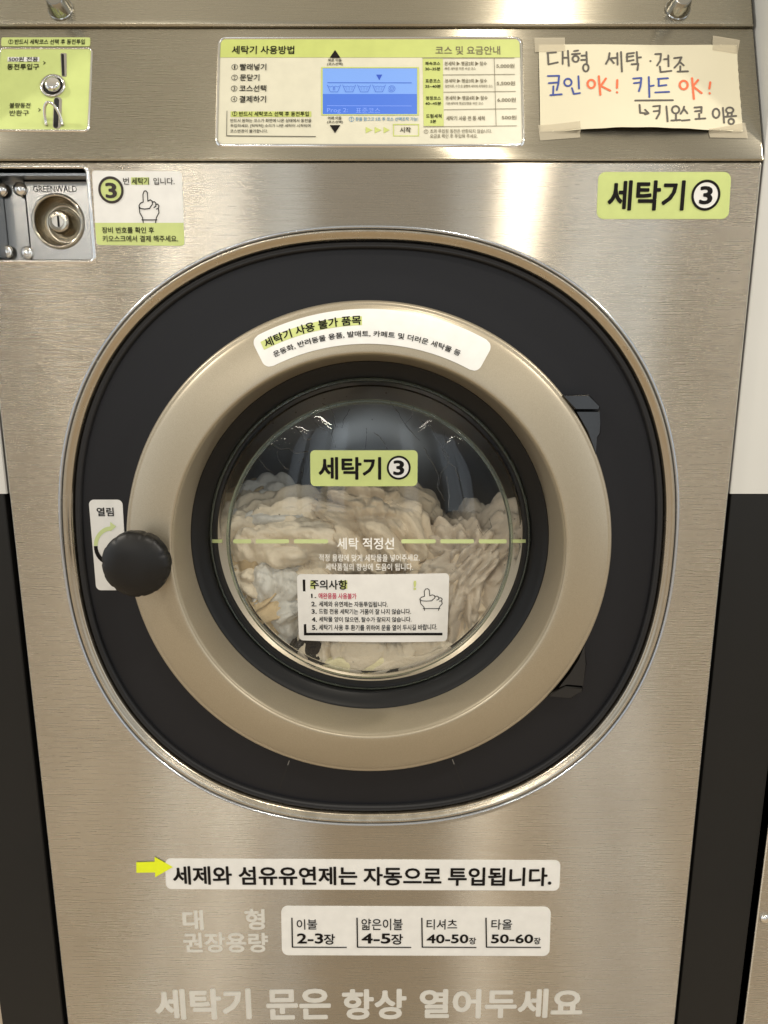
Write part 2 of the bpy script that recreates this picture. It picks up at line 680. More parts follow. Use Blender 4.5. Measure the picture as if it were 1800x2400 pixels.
# ------------------------------------------------------------------ the machine
Z_BOT = 0.08
Z_TOP = Z_F0 + 0.26
wm = thing('washing_machine', 'large stainless steel coin washing machine with round gold-rimmed door', 'washing machine', (X0, 0.4, Z_BOT))

# --- opening of the front sheet: superellipse
HALF, NE = 0.3565, 2.3
NS = 288


def se_points(inset):
    P, out = [], []
    for k in range(NS):
        t = 2 * PI * k / NS
        c, s_ = math.sin(t), math.cos(t)
        x = math.copysign(abs(c) ** (2 / NE), c) * HALF
        z = math.copysign(abs(s_) ** (2 / NE), s_) * HALF
        nx = math.copysign(abs(x / HALF) ** (NE - 1), x)
        nz = math.copysign(abs(z / HALF) ** (NE - 1), z)
        l = math.hypot(nx, nz)
        out.append((DC.x + x - inset * nx / l, DC.z + z - inset * nz / l))
    return out


def smooth_prof(prof, n=4):
    """Catmull-Rom through the profile points"""
    P = [prof[0]] + prof + [prof[-1]]
    out = []
    for i in range(1, len(P) - 2):
        p0, p1, p2, p3 = [np.array(P[i + k]) for k in (-1, 0, 1, 2)]
        for k in range(n):
            t = k / n
            out.append(tuple(0.5 * (2 * p1 + (p2 - p0) * t + (2 * p0 - 5 * p1 + 4 * p2 - p3) * t * t + (3 * p1 - p0 - 3 * p2 + p3) * t ** 3)))
    out.append(prof[-1])
    return out


# uniform arc distribution
def resample(pts, n):
    P = np.array(pts + [pts[0]])
    d = np.r_[0, np.cumsum(np.hypot(*np.diff(P, axis=0).T))]
    q = np.linspace(0, d[-1], n, endpoint=False)
    return [(float(np.interp(t, d, P[:, 0])), float(np.interp(t, d, P[:, 1]))) for t in q]


def se_ring(inset):
    return resample(se_points(inset), NS)


# recess for the coin box lock in the front sheet
RX1 = FRONT.ab(209, 502)[0]
RX0 = FRONT.ab(-34, 502)[0]
RZ1 = CZ + FRONT.ab(100, 395)[1]
RZ0 = CZ + FRONT.ab(100, 609)[1]


def rrect(x0, x1, z0, z1, r, n=5):
    out = []
    for cx, cz, a0 in ((x1 - r, z1 - r, 0), (x1 - r, z0 + r, 90), (x0 + r, z0 + r, 180), (x0 + r, z1 - r, 270)):
        for k in range(n + 1):
            a = rad(a0 + 90 * k / n)
            out.append((cx + r * math.sin(a), cz + r * math.cos(a)))
    return out


# front sheet with its two openings
PZ1 = Z_F0 - 0.0045
outer = rrect(XL + 0.002, XR - 0.002, Z_BOT, PZ1 - 0.0015, 0.0015, 2)
hole1 = se_ring(0.0)
hole2 = rrect(RX0, RX1, RZ0, RZ1, 0.004)
bm = bmesh.new()
edges = []
for lp in (outer, hole1, hole2):
    vs_ = [bm.verts.new((x, 0, z)) for x, z in lp]
    edges += [bm.edges.new((vs_[i], vs_[(i + 1) % len(vs_)])) for i in range(len(vs_))]
bmesh.ops.triangle_fill(bm, use_beauty=True, edges=edges, normal=(0, -1, 0))
bm.verts.index_update()
mb = MB()
mb.add([v.co[:] for v in bm.verts], [tuple(v.index for v in (f.verts if f.normal.y < 0 else reversed(f.verts))) for f in bm.faces])
bm.free()
# folded edges of the sheet
ed = [(0.0, 0.0), (0.0007, 0.0003), (0.0015, 0.0010), (0.0020, 0.0020), (0.0020, 0.03)]
rows = []
cx, cz_ = (XL + XR) / 2, (Z_BOT + PZ1) / 2
for e, y in ed:
    rows.append([(x + math.copysign(e, x - cx), y, z + math.copysign(e * 0.75, z - cz_)) for x, z in outer])
mb.grid([list(reversed(r)) for r in rows], close_u=True)
front = mb.build('front_panel', 'steel', wm)

# side walls and back of the body
mb = MB()
mb.box(XL, XL + 0.002, 0.031, 0.75, Z_BOT, Z_F0)
mb.box(XR - 0.002, XR, 0.031, 0.75, Z_BOT, Z_F0)
mb.box(XL, XL + 0.002, 0.125, 0.75, Z_F0 + 0.0005, Z_TOP)
mb.box(XR - 0.002, XR, 0.125, 0.75, Z_F0 + 0.0005, Z_TOP)
mb.box(XL + 0.002, XR - 0.002, 0.748, 0.75, Z_BOT, Z_TOP)
mb.box(XL + 0.002, XR - 0.002, 0.045, 0.748, Z_BOT, Z_BOT + 0.002)
mb.box(XL + 0.002, XR - 0.002, 0.085, 0.748, Z_TOP - 0.002, Z_TOP)
mb.build('body_shell', 'steel_fascia', wm)

# rolled trim round the opening
prof = [(0.0, 0.0004), (-0.0010, -0.0006), (-0.0010, -0.0018), (-0.0002, -0.0028), (0.0010, -0.0030), (0.0019, -0.0022), (0.0022, -0.0008)]
mb = MB()
mb.grid([[(x, y, z) for x, z in se_ring(i)] for i, y in prof], close_u=True)
trim = mb.build('opening_trim', 'rolled_edge_glint', wm, smooth=True)
prof = [(0.0020, 0.0004), (0.0032, -0.0008), (0.0050, -0.0010), (0.0075, 0.0002), (0.0100, 0.0022), (0.0112, 0.0026), (0.0124, 0.0046), (0.0133, 0.0090), (0.0136, 0.020)]
mb = MB()
mb.grid([[(x, y, z) for x, z in se_ring(i)] for i, y in smooth_prof(prof, 3)], close_u=True)
mb.build('trim_flange', 'steel_trim', trim, smooth=True)

# black plate behind the door
mb = MB()
rows = [[(x, PLATE_Y, z) for x, z in se_ring(0.0195)]]
base = se_ring(0.0195)
ang = [math.atan2(x - DC.x, z - DC.z) for x, z in base]
for r in (0.27, 0.221):
    rows.append([(DC.x + r * math.sin(a), PLATE_Y, DC.z + r * math.cos(a)) for a in ang])
mb.grid(rows, close_u=True)
plate = mb.build('door_surround', 'black_plate', wm)
mb = MB()
prof = [(0.0128, 0.0135), (0.0132, 0.0090), (0.0146, 0.0064), (0.0162, 0.0060), (0.0170, 0.0072), (0.0176, 0.0068), (0.0192, 0.0072), (0.0206, 0.0098), (0.0208, 0.0135)]
mb.grid([[(x, y, z) for x, z in se_ring(i)] for i, y in prof], close_u=True)
mb.build('gasket', 'rubber', plate, smooth=True)
for a, b in (((678.4, 1781.7), (654, 1849.5)), ((1060, 1779), (1088, 1852))):
    mb = MB()
    stroke(mb, PLATE, [a, b], 3.2, 0.0003, caps=False)
    sm = mb.build('seam', 'line_dark', plate)
    mb = MB()
    q = (a[0] + (b[0] - a[0]) * 0.16, a[1] + (b[1] - a[1]) * 0.16)
    stroke(mb, PLATE, [a, q], 2.0, 0.0006, caps=False)
    mb.build('seam', 'seam_light', plate)

# --- door
RING = [(0.276, 0.0115), (0.2805, 0.0105), (0.2818, 0.0060), (0.2816, 0.0015), (0.2806, -0.0016), (0.2788, -0.0034), (0.2768, -0.0038), (0.2755, -0.0042),
        (0.2735, -0.0054), (0.2690, -0.0074), (0.2610, -0.0103), (0.2520, -0.0130), (0.2430, -0.0152), (0.2350, -0.0168), (0.2290, -0.0176),
        (0.2262, -0.0175), (0.2249, -0.0162), (0.2243, -0.0135), (0.2232, -0.0080), (0.2184, 0.0360), (0.2178, 0.0420)]
_rr = np.array(sorted([(r, y) for r, y in RING[3:17]]))


def ring_y(r):
    return float(np.interp(r, _rr[:, 0], _rr[:, 1]))


DOORS = Surf((DC.x, 0, DC.z), (1, 0, 0), (0, 0, 1), lambda a, b: -ring_y(math.hypot(a, b)))


mb = MB()
mb.lathe(smooth_prof(RING, 3), DC, 256)
door = mb.build('door', 'gold', wm, smooth=True)

mb = MB()
mb.lathe([(0.2181, 0.0400), (0.2172, 0.0394), (0.2160, 0.0398), (0.2154, 0.0406), (0.2100, 0.0436), (0.2030, 0.0482), (0.1995, 0.0518), (0.1985, 0.0545), (0.1985, 0.0640)], DC, 192)
mb.build('inner_ring', 'black_ring', door, smooth=True, angle=rad(40))

# domed glass
DOME = [(0.1972, 0.0560), (0.1950, 0.0515), (0.1895, 0.0465), (0.1830, 0.0420), (0.1770, 0.0382), (0.1728, 0.0354), (0.1690, 0.0335), (0.1640, 0.0318),
        (0.1480, 0.0284), (0.1200, 0.0244), (0.0800, 0.0208), (0.0400, 0.0187), (0.0150, 0.0181), (0.0, 0.0180)]
_dd = np.array(sorted(smooth_prof(DOME, 6)))


def dome_y(r):
    return float(np.interp(r, _dd[:, 0], _dd[:, 1]))


DOMES = Surf((DC.x, 0, DC.z), (1, 0, 0), (0, 0, 1), lambda a, b: -dome_y(math.hypot(a, b)))
mb = MB()
mb.lathe(smooth_prof(DOME, 5)[:-1] + [(0.0005, 0.018)], DC, 192)
mb.build('door_glass', 'glass', door, smooth=True)
mb = MB()
mb.lathe([(r * 0.965, y + 0.006) for r, y in smooth_prof(DOME, 5)[:-1]] + [(0.0005, 0.024)], DC, 192)
mb.build('glass_inner_face', 'glass_in', door, smooth=True)
mb = MB()
for R0, Y0, rr in ((0.1962, 0.0545, 0.0020), (0.1718, 0.0372, 0.0026)):
    n, k = 192, 10
    mb.grid([[(DC.x + (R0 + rr * math.cos(2 * PI * j / k)) * math.sin(2 * PI * i / n), Y0 + rr * math.sin(2 * PI * j / k), DC.z + (R0 + rr * math.cos(2 * PI * j / k)) * math.cos(2 * PI * i / n))
              for i in range(n)] for j in range(k)], close_u=True, close_v=True)
mb.build('glass_rim', 'rim_glass', door, smooth=True)

# water left on the inside of the glass
zg = Z(460, 840, 2.0232)
DOME_IN = Surf((DC.x, 0, DC.z), (1, 0, 0), (0, 0, 1), lambda a, b: -dome_y(math.hypot(a, b)) - 0.0052)
mb = MB()
trails = [[(600, 215), (640, 235), (655, 275), (660, 320), (640, 360), (660, 420)], [(470, 330), (500, 360), (520, 385), (545, 380)], [(805, 330), (808, 360), (800, 430)],
          [(915, 200), (960, 260), (1000, 330), (1060, 390)], [(1030, 235), (1020, 280), (990, 310), (1020, 350)], [(1060, 290), (1120, 330), (1150, 400), (1170, 440), (1190, 480)],
          [(1170, 330), (1185, 380), (1170, 430), (1200, 470), (1195, 500), (1160, 540), (1150, 600)], [(1195, 490), (1230, 520), (1250, 580)], [(350, 405), (400, 430), (440, 425), (470, 450), (530, 440)],
          [(385, 440), (390, 480), (420, 520), (440, 525)], [(840, 350), (870, 370), (890, 400), (905, 430)], [(560, 300), (590, 330), (620, 345)], [(1080, 420), (1110, 480), (1150, 550), (1145, 610), (1180, 680)],
          [(1190, 560), (1200, 640), (1195, 720)], [(300, 480), (330, 520), (360, 540)], [(730, 240), (700, 290), (690, 330)], [(1330, 790), (1360, 840), (1400, 800), (1390, 760)], [(640, 470), (660, 540)]]
for tr in trails:
    pts = zpts(zg, tr)
    fine = []
    for i in range(len(pts) - 1):
        for k in range(4):
            t = k / 4
            fine.append((pts[i][0] * (1 - t) + pts[i + 1][0] * t + random.uniform(-1.2, 1.2), pts[i][1] * (1 - t) + pts[i + 1][1] * t))
    fine.append(pts[-1])
    mb.tube([DOME_IN.at(x, y) for x, y in fine], [random.uniform(0.0003, 0.0007) for _ in fine], 6)
for _ in range(90):
    a = random.uniform(0, 2 * PI)
    r = random.uniform(0.165, 0.186) if random.random() < 0.6 else random.uniform(0.05, 0.16)
    x, z = DC.x + r * math.sin(a), DC.z + r * math.cos(a)
    y = dome_y(r) + 0.0058
    q = random.uniform(0.0004, 0.0011)
    mb.lathe([(0.0001, -q * 0.7), (q * 0.7, -q * 0.45), (q, 0), (q * 0.6, q * 0.4)], (x, y, z), 8)
o = mb.build('water_drops', 'water', door, smooth=True)
o['kind'] = 'stuff'

# door knob
kc = CAM + ray(313, 1327) * ((-0.048 + D) / ray(313, 1327).y)
mb = MB()
n, rows = 120, []
KR = 0.0372
for r, y in smooth_prof([(0.0005, -0.0075), (0.010, -0.0072), (0.020, -0.0058), (0.029, -0.0026), (0.0345, 0.0012), (0.0368, 0.0050), (0.0372, 0.0100), (0.0368, 0.0170), (0.0345, 0.0200), (0.026, 0.0210)], 3):
    row = []
    for k in range(n):
        t = 2 * PI * k / n
        q = ((t / (2 * PI) * 7 + 0.15) % 1.0)
        notch = 0.0013 * max(0, 1 - abs(q - 0.5) / 0.09) if r > 0.033 else 0
        ramp_ = 0.0007 * (q - 0.5) if r > 0.033 else 0
        R = r - notch + ramp_
        row.append((kc.x + R * math.sin(t), kc.y + y, kc.z + R * math.cos(t)))
    rows.append(row)
mb.grid(rows, close_u=True)
mb.lathe([(0.020, 0.0205), (0.017, 0.030), (0.017, 0.060)], kc, 40)
mb.build('door_knob', 'knob', door, smooth=True, angle=rad(50))

# hinges on the right of the ring
z6 = Z(1200, 860, 2.6333)


def prism(mb, pts_px, y0, y1, inset=0.0014):
    S = Surf((0, y0, CZ), (1, 0, 0), (0, 0, 1))
    p = [Vector(S.at(x, y)) for x, y in pts_px]
    c = sum(p, Vector()) / len(p)
    top = [q + (c - q).normalized() * inset for q in p]
    mid = [q + Vector((0, inset, 0)) for q in p]
    bot = [Vector((q.x, y1, q.z)) for q in p]
    n = len(p)
    o_ = len(mb.v)
    mb.v += [tuple(q) for q in top + mid + bot]
    mb.f.append(tuple(o_ + i for i in range(n)))
    for a in (0, n):
        for i in range(n):
            mb.f.append((o_ + a + i, o_ + a + n + i, o_ + a + n + (i + 1) % n, o_ + a + (i + 1) % n))


mb = MB()
prism(mb, zpts(z6, [(312, 176), (478, 172), (546, 245), (541, 263), (388, 263)]), -0.005, PLATE_Y - 0.0005)
prism(mb, zpts(z6, [(396, 272), (543, 270), (550, 345), (548, 410), (528, 440), (518, 545), (508, 512), (462, 395)]), -0.0025, PLATE_Y - 0.0005)
mb.build('hinge', 'gloss_black', door)
mb = MB()
prism(mb, zpts(z6, [(246, 2014), (330, 1974), (440, 1984), (436, 2002), (362, 2050), (225, 2035)]), -0.005, PLATE_Y - 0.0005)
prism(mb, zpts(z6, [(446, 1722), (453, 1705), (451, 1740), (462, 1835), (440, 1975), (335, 1966), (285, 1985), (355, 1895), (415, 1800)]), -0.0025, PLATE_Y - 0.0005)
mb.build('hinge', 'gloss_black', door)

# --- tub throat and drum behind the glass
mb = MB()
mb.lathe([(0.1990, 0.0645), (0.202, 0.075), (0.196, 0.085), (0.203, 0.095), (0.206, 0.115), (0.222, 0.125), (0.262, 0.130)], DC, 128)
mb.build('bellows', 'rubber', wm, smooth=True)
mb = MB()
mb.lathe([(0.250, 0.131), (0.272, 0.135), (0.276, 0.145), (0.276, 0.50), (0.270, 0.51), (0.22, 0.512), (0.20, 0.500), (0.08, 0.497), (0.001, 0.497)], DC, 160)
drum = mb.build('drum', 'drum', wm, smooth=True, angle=rad(50))
mb = MB()
for i in range(9):
    for k in range(72):
        t = 2 * PI * (k + 0.5 * (i % 2)) / 72
        if math.cos(t) < -0.2:
            continue
        y = 0.17 + i * 0.036
        c = Vector((DC.x + 0.2752 * math.sin(t), y, DC.z + 0.2752 * math.cos(t)))
        tx = Vector((math.cos(t), 0, -math.sin(t)))
        mb.add([c + tx * 0.0024 * math.cos(q * PI / 4) + Vector((0, 0.0024 * math.sin(q * PI / 4), 0)) for q in range(8)], [tuple(range(8))])
mb.build('drum_holes', 'void', drum)['kind'] = 'stuff'
for a in (0, 120, 240):
    mb = MB()
    t = rad(a)
    rd = Vector((math.sin(t), 0, math.cos(t)))
    tg = Vector((math.cos(t), 0, -math.sin(t)))
    c0 = Vector((DC.x, 0, DC.z))
    rows = []
    for k in range(9):
        s_ = -1 + 2 * k / 8
        hgt = 0.055 * (1 - s_ * s_) ** 0.6
        rows.append([c0 + rd * (0.274 - hgt * q) + tg * 0.055 * s_ * (1 + 0 * q) + Vector((0, y, 0)) for y, q in ((0.16, 0.85), (0.17, 1), (0.48, 1), (0.49, 0.9))])
    mb.grid(rows)
    mb.build('drum_lifter', 'drum', drum, smooth=True)

# --- slanted control panel
fa0, fa1 = XL - 0.0008, XR + 0.0010
FT = 0.1488                         # slope length up to the cover


def fquad(a0, a1, b0, b1):
    return [(a0, b1), (a1, b1), (a1, b0), (a0, b0)]


mb = MB()
prof = [(0.0, -0.030), (-0.0022, -0.004), (-0.0024, -0.0016), (-0.0012, -0.0004), (0.001, 0.0), (0.02, 0.0), (0.05, 0), (0.1, 0), (FT, 0.0), (FT + 0.001, -0.003), (FT + 0.004, -0.02)]
rows = [[FAS.pt(a, b, h) for a, h2 in ((fa0, -0.03), (fa0, -0.002), (fa0 + 0.0004, -0.0006), (fa0 + 0.0016, 0.0)) for _ in (0,)] for b, h in prof]
rows = []
for b, h in prof:
    row = []
    for a, h2 in ((fa0, -0.04), (fa0, -0.0022), (fa0 + 0.0006, -0.0007), (fa0 + 0.0022, 0.0), (fa1 - 0.0022, 0.0), (fa1 - 0.0006, -0.0007), (fa1, -0.0022), (fa1, -0.04)):
        row.append(FAS.pt(a, b, min(h, h2)))
    rows.append(row)
mb.grid(rows)
control = mb.build('control_panel', 'steel_fascia', wm, smooth=True, angle=rad(25))
# solid black strip put in as the shadow of the gap under the panel
mb = MB()
mb.box(XL + 0.003, XR - 0.003, 0.006, 0.05, PZ1 - 0.0005, Z_F0 + 0.004)
mb.build('gap_shadow_strip', 'void', wm)

# display overlay: raised steel bezel, cream sheet, green header, screen
ov = [(517, 92.5), (1218, 92.5), (1224, 338.6), (510.5, 338)]


def grow(q, d):
    (a, b), (c, e), (g, h), (i, j) = q
    return [(a - d, b - d), (c + d, e - d), (g + d, h + d), (i - d, j + d)]


def bezel(mb, S, quad, r_px, width, hgt):
    """rounded raised edge round a panel"""
    rws = []
    for d, h in ((width, 0.0), (width * 0.72, hgt * 0.6), (width * 0.40, hgt), (width * 0.12, hgt * 0.8), (0.0, 0.0), (0, -0.002)):
        q = grow(quad, d)
        ab = [Vector(S.ab(*p)) for p in q]
        ru, rv = (r_px + d) / (q[1][0] - q[0][0]), (r_px + d) / (q[3][1] - q[0][1])
        loop = []
        for cu, cv, s0 in ((1 - ru, rv, 0), (1 - ru, 1 - rv, 90), (ru, 1 - rv, 180), (ru, rv, 270)):
            for k in range(7):
                an = rad(s0 + 90 * k / 6)
                loop.append((cu + ru * math.sin(an), cv - rv * math.cos(an)))
        row = []
        for u, v in loop:
            p = (ab[0] * (1 - u) + ab[1] * u) * (1 - v) + (ab[3] * (1 - u) + ab[2] * u) * v
            row.append(S.pt(p.x, p.y, h))
        rws.append(row)
    mb.grid(rws, close_u=True)


mb = MB()
bezel(mb, FAS, ov, 12, 7, 0.0016)
mb.build('overlay_bezel', 'chrome', control, smooth=True)
mb = MB()
sheet(mb, FAS, ov, 12, 0.0006)
mb.build('printed_overlay', 'cream', control)
# header band with the two upper corners rounded
mb = MB()
H1 = 0.0008
hb = []
for k in range(7):
    an = rad(270 + 15 * k)
    hb.append((517.6 + 12 + 12 * math.sin(an), 93.4 + 12 - 12 * math.cos(an)))
for k in range(7):
    an = rad(15 * k)
    hb.append((1217.4 - 12 + 12 * math.sin(an), 93.4 + 12 - 12 * math.cos(an)))
hb += [(1218.6, 136), (516.2, 136)]
poly(mb, FAS, hb, H1)
z7 = Z(740, 80, 3.1904)
z8 = Z(500, 80, 5.925)
poly(mb, FAS, zpts(z7, [(799, 187), (950, 187), (957, 691), (806, 691)]), H1)
rect(mb, FAS, 541, 262.3, 730, 275.3, H1)
# frames and arrows in green
for x0, y0, x1, y1 in ((753, 158.4, 982, 161.3), (753, 269, 982, 271.8), (753, 161.5, 756.4, 268.8), (977.6, 161.5, 982, 268.8),
                       (921, 291.6, 982.3, 294.2), (921, 318.4, 982.3, 320.8), (921, 294.3, 923.6, 318.3), (979.7, 294.3, 982.3, 318.3)):
    rect(mb, FAS, x0, y0, x1, y1, H1)
for x0, x1 in ((857, 873), (878, 894.5), (899, 913.5)):
    poly(mb, FAS, [(x0, 298.5), (x1, 306), (x0, 313.5)], H1)
mb.build('green_print', 'green', control)

HL = 0.0011
mb = MB()     # black print
T = lambda s, *c, **k: text(mb, FAS, s, *c, HL, **k)
T('세탁기 사용방법', 544, 109, 690, 128.6, bold=0.035)
for k, (cx_, cy_, s, *r) in enumerate(((550.6, 158.8, '빨래넣기', 562.8, 151, 624.6, 166.4), (550.2, 183.5, '문닫기', 562.8, 175.7, 608.4, 191),
                                       (549.4, 209.1, '코스선택', 561.6, 201, 624.6, 216.4), (549, 234, '결제하기', 561.6, 226, 624, 242))):
    disc(mb, FAS, cx_, cy_, 7.4, HL, 28, 6.3)
    T(str(k + 1), cx_ - (1.5 if k == 0 else 2.4), cy_ - 4.2, cx_ + (1.5 if k == 0 else 2.4), cy_ + 4.2, bold=0.0)
    T(s, *r, bold=0.03)
T('반드시 세탁코스 선택 후 동전투입', 560.8, 262.8, 724, 274, bold=0.03)
disc(mb, FAS, 550.6, 268, 6.0, HL, 24, 5.0)
T('!', 549.6, 263.6, 551.6, 272.4, bold=0.03)
T('반드시 원하는 코스가 화면에 나온 상태에서 동전을', 540.5, 280, 730, 288.4, bold=0.015)
T('투입하세요. [탁탁탁] 소리가 나면 세탁이 시작되며', 540.5, 292.3, 728, 301, bold=0.015)
T('코스변경이 불가합니다.', 540, 304.5, 627.8, 312.8, bold=0.015)
poly(mb, FAS, [(531.9, 261.4), (533.2, 261.4), (532.4, 319.7), (531.1, 319.7)], HL)
poly(mb, FAS, [(531.1, 319.2), (740.7, 321), (740.7, 322.4), (531.1, 320.8)], HL)
poly(mb, FAS, [(785.5, 119), (798, 137.4), (773, 137.4)], HL)
poly(mb, FAS, [(773, 294.7), (798, 294.7), (785.5, 313.5)], HL)
T('위로 이동', 769, 139, 801, 146.8, bold=0.03)
T('(코스선택)', 767, 148.3, 803.6, 156, bold=0.03)
T('아래 이동', 768.5, 274.4, 801, 282.3, bold=0.03)
T('(코스선택)', 767, 284, 803.6, 291.7, bold=0.03)
T('시작', 937.5, 299.4, 963, 312.6, bold=0.03)
zt = lambda s, *c, bold=0.02: ztext(mb, FAS, z7, s, *c, HL, bold)
for s, *c in (('쾌속코스', 818, 212, 930, 238), ('30~35분', 818, 253, 932, 278), ('표준코스', 820, 342, 932, 369), ('35~40분', 818, 383, 935, 408),
              ('청정코스', 822, 470, 935, 498), ('40~45분', 818, 511, 938, 536), ('드럼세척', 825, 603, 940, 633), ('5분', 857, 645, 900, 670)):
    zt(s, *c, bold=0.035)
mb.build('lettering', 'ink', control)

mb = MB()     # faded brown print
ztext(mb, FAS, z7, '코스 및 요금안내', 895, 95, 1378, 158, HL, 0.02)
for s, *c in (('본세탁 ▶ 헹굼2회 ▶ 탈수', 963, 210, 1278, 241), ('본세탁 ▶ 헹굼3회 ▶ 탈수', 967, 340, 1280, 369),
              ('본세탁 ▶ 헹굼4회 ▶ 탈수', 970, 467, 1284, 498), ('세탁기 사용 전 통 세척', 975, 617, 1263, 651)):
    ztext(mb, FAS, z7, s, *c, HL, 0.025)
for s, *c in (('빠른 세탁을 위한 속성 코스', 965, 252, 1195, 274), ('일반의류, 수건 등 물빨래 세탁에 최적화된 코스', 967, 383, 1323, 406), ('기본세탁에 헹굼진행을 위한 코스', 970, 512, 1252, 534)):
    ztext(mb, FAS, z7, s, *c, HL, 0.008)
for s, *c in (('5,000원', 1350, 227, 1485, 260), ('5,500원', 1352, 357, 1490, 390), ('6,000원', 1357, 480, 1495, 514), ('500원', 1390, 613, 1500, 643)):
    ztext(mb, FAS, z7, s, *c, HL, 0.02)
ztext(mb, FAS, z7, '초과 투입된 동전은 반환되지 않습니다.', 855, 715, 1315, 745, HL, 0.012)
ztext(mb, FAS, z7, '요금표 확인 후 투입해 주세요.', 855, 752, 1210, 782, HL, 0.012)
cx_, cy_ = z7(825, 733)
disc(mb, FAS, cx_, cy_, 5.2, HL, 24, 4.3)
text(mb, FAS, '!', cx_ - 0.9, cy_ - 3.6, cx_ + 0.9, cy_ + 3.6, HL, 0.02)
for a, b in (((797, 185), (1485, 184)), ((950, 310), (1488, 306)), ((955, 439), (1495, 433)), ((957, 570), (1500, 562)), ((805, 698), (1503, 690)), ((1333, 185), (1348, 692))):
    stroke(mb, FAS, [z7(*a), z7(*b)], 1.2, HL, caps=False)
mb.build('lettering', 'ink_brown', control)
mb = MB()     # blue print
text(mb, FAS, '문을 잠그고 5초 후 코스 선택조작 가능!', 833.4, 276, 979.8, 285, HL, 0.02)
disc(mb, FAS, 824, 281, 6.3, HL, 24, 5.4)
text(mb, FAS, '!', 823, 276.8, 825, 285.2, HL, 0.02)
mb.build('lettering', 'ink_blue', control)
# screen
mb = MB()
rect(mb, FAS, 756.6, 161.5, 977.3, 268.7, 0.0007)
screen = mb.build('display_screen', 'lcd_light', control)
mb = MB()
rect(mb, FAS, 756.9, 221.7, 977, 268.4, 0.0009)
mb.build('screen_band', 'lcd_dark', control)
mb = MB()
poly(mb, FAS, [(881.7, 176.6), (896, 176.6), (889, 189.7)], HL)
stroke(mb, FAS, [(767.6, 195.4), (964.8, 195.8)], 1.4, HL, caps=False)
for x0, x1 in ((88, 187), (202, 300), (313, 412), (425, 522)):
    stroke(mb, FAS, zpts(z7, [(x0, 385), (x0 + 22, 437), (x1 - 22, 437), (x1, 385)]), 1.0, HL)
    wv = [(x0 + 10 + (x1 - x0 - 20) * k / 12, 397 + (4 if k % 4 == 2 else (-4 if k % 4 == 0 else 0))) for k in range(13)]
    stroke(mb, FAS, zpts(z7, wv), 0.8, HL)
    if x0 == 88:
        for q in (132, 143):
            stroke(mb, FAS, zpts(z7, [(q, 402), (q, 425)]), 1.2, HL)
    else:
        for q in (410, 422):
            for e in (0.25, 0.45, 0.65):
                xx = x0 + (x1 - x0) * e
                stroke(mb, FAS, zpts(z7, [(xx, q), (xx + 9, q)]), 0.8, HL)
sp = [(567 + (4 + k * 0.62) * math.cos(k * 0.35), 412 + (4 + k * 0.62) * 0.9 * math.sin(k * 0.35)) for k in range(44)]
stroke(mb, FAS, zpts(z7, sp), 0.9, HL)
mb.build('screen_symbols', 'lcd_ink', control)
mb = MB()
stroke(mb, FAS, [z7(85, 541), z7(718, 543)], 1.4, HL, caps=False)
ztext(mb, FAS, z7, 'Prog 2:', 85, 558, 240, 600, HL, 0.0)
ztext(mb, FAS, z7, '표준코스', 300, 557, 482, 597, HL, 0.0)
mb.build('lettering', 'lcd_text', control)

# coin plate at the left end of the control panel
z1 = Z(0, 0, 2.765)
cp = [(2.5, 116), (214, 116), (205, 305), (-9, 304)]
mb = MB()
bezel(mb, FAS, cp, 7, 4.5, 0.0014)
coin = mb.build('coin_plate', 'chrome', wm, smooth=True)
mb = MB()
sheet(mb, FAS, cp, 7, 0.0006)
mb.build('plate_face', 'green_pale', coin)
mb = MB()
sheet(mb, FAS, [(142.5, 126), (157, 126), (157, 181), (145.5, 181)], 3, 0.0009)
mb.build('slot_rim', 'satin', coin)
mb = MB()
poly(mb, FAS, [(144.6, 128.5), (150.2, 128.5), (152, 178.5), (146.4, 178.5)], 0.0013)
mb.build('coin_slot', 'void', coin)
mb = MB()
sheet(mb, FAS, [(127, 229), (146, 229), (144, 303), (124.5, 303)], 8, 0.0009)
mb.build('slot_rim', 'satin', coin)
mb = MB()
sheet(mb, FAS, [(128.5, 231.5), (139, 231.5), (136.5, 301), (126.5, 301)], 4.8, 0.0013, skirt=False)
mb.build('return_slot', 'void', coin)


def fas_lathe(mb, px, py, prof, S=FAS, n=48):
    c = S.at(px, py)
    rows = []
    for r, h in prof:
        rows.append([c + S.ex * (r * math.sin(2 * PI * k / n)) + S.ez * (r * math.cos(2 * PI * k / n)) + S.n * h for k in range(n)])
    mb.grid(rows, close_u=True)


mb = MB()
fas_lathe(mb, 125, 203, [(0.0132, 0.0008), (0.0130, 0.0022), (0.0118, 0.0026), (0.0106, 0.0020), (0.0102, 0.0010)])
mb.build('button_collar', 'satin', coin, smooth=True)
mb = MB()
fas_lathe(mb, 125, 203, [(0.0102, 0.0011), (0.0090, 0.00105), (0.0001, 0.001)])
mb.build('button_well', 'void', coin)
mb = MB()
fas_lathe(mb, 127, 204, [(0.0078, 0.0012), (0.0078, 0.0050), (0.0072, 0.0062), (0.0050, 0.0070), (0.0001, 0.0073)])
mb.build('reject_button', 'chrome', coin, smooth=True)
mb = MB()
fine = []
for k in range(25):
    t = PI * k / 24
    fine.append(FAS.at(129.5 - 19 * math.cos(t), 296 - 33 * math.sin(t) ** 0.8, 0.0015 + 0.013 * math.sin(t)))
mb.tube(fine, 0.0015, 10)
mb.build('return_lever', 'chrome', coin, smooth=True)
mb = MB()
rect(mb, FAS, *z1(52, 374, 258, 403), 0.0009)
mb.build('white_print', 'white', coin)
mb = MB()
ztext(mb, FAS, z1, '500원 전용', 60, 374, 250, 404, HL, 0.03)
ztext(mb, FAS, z1, '동전투입구', 50, 418, 257, 457, HL, 0.04)
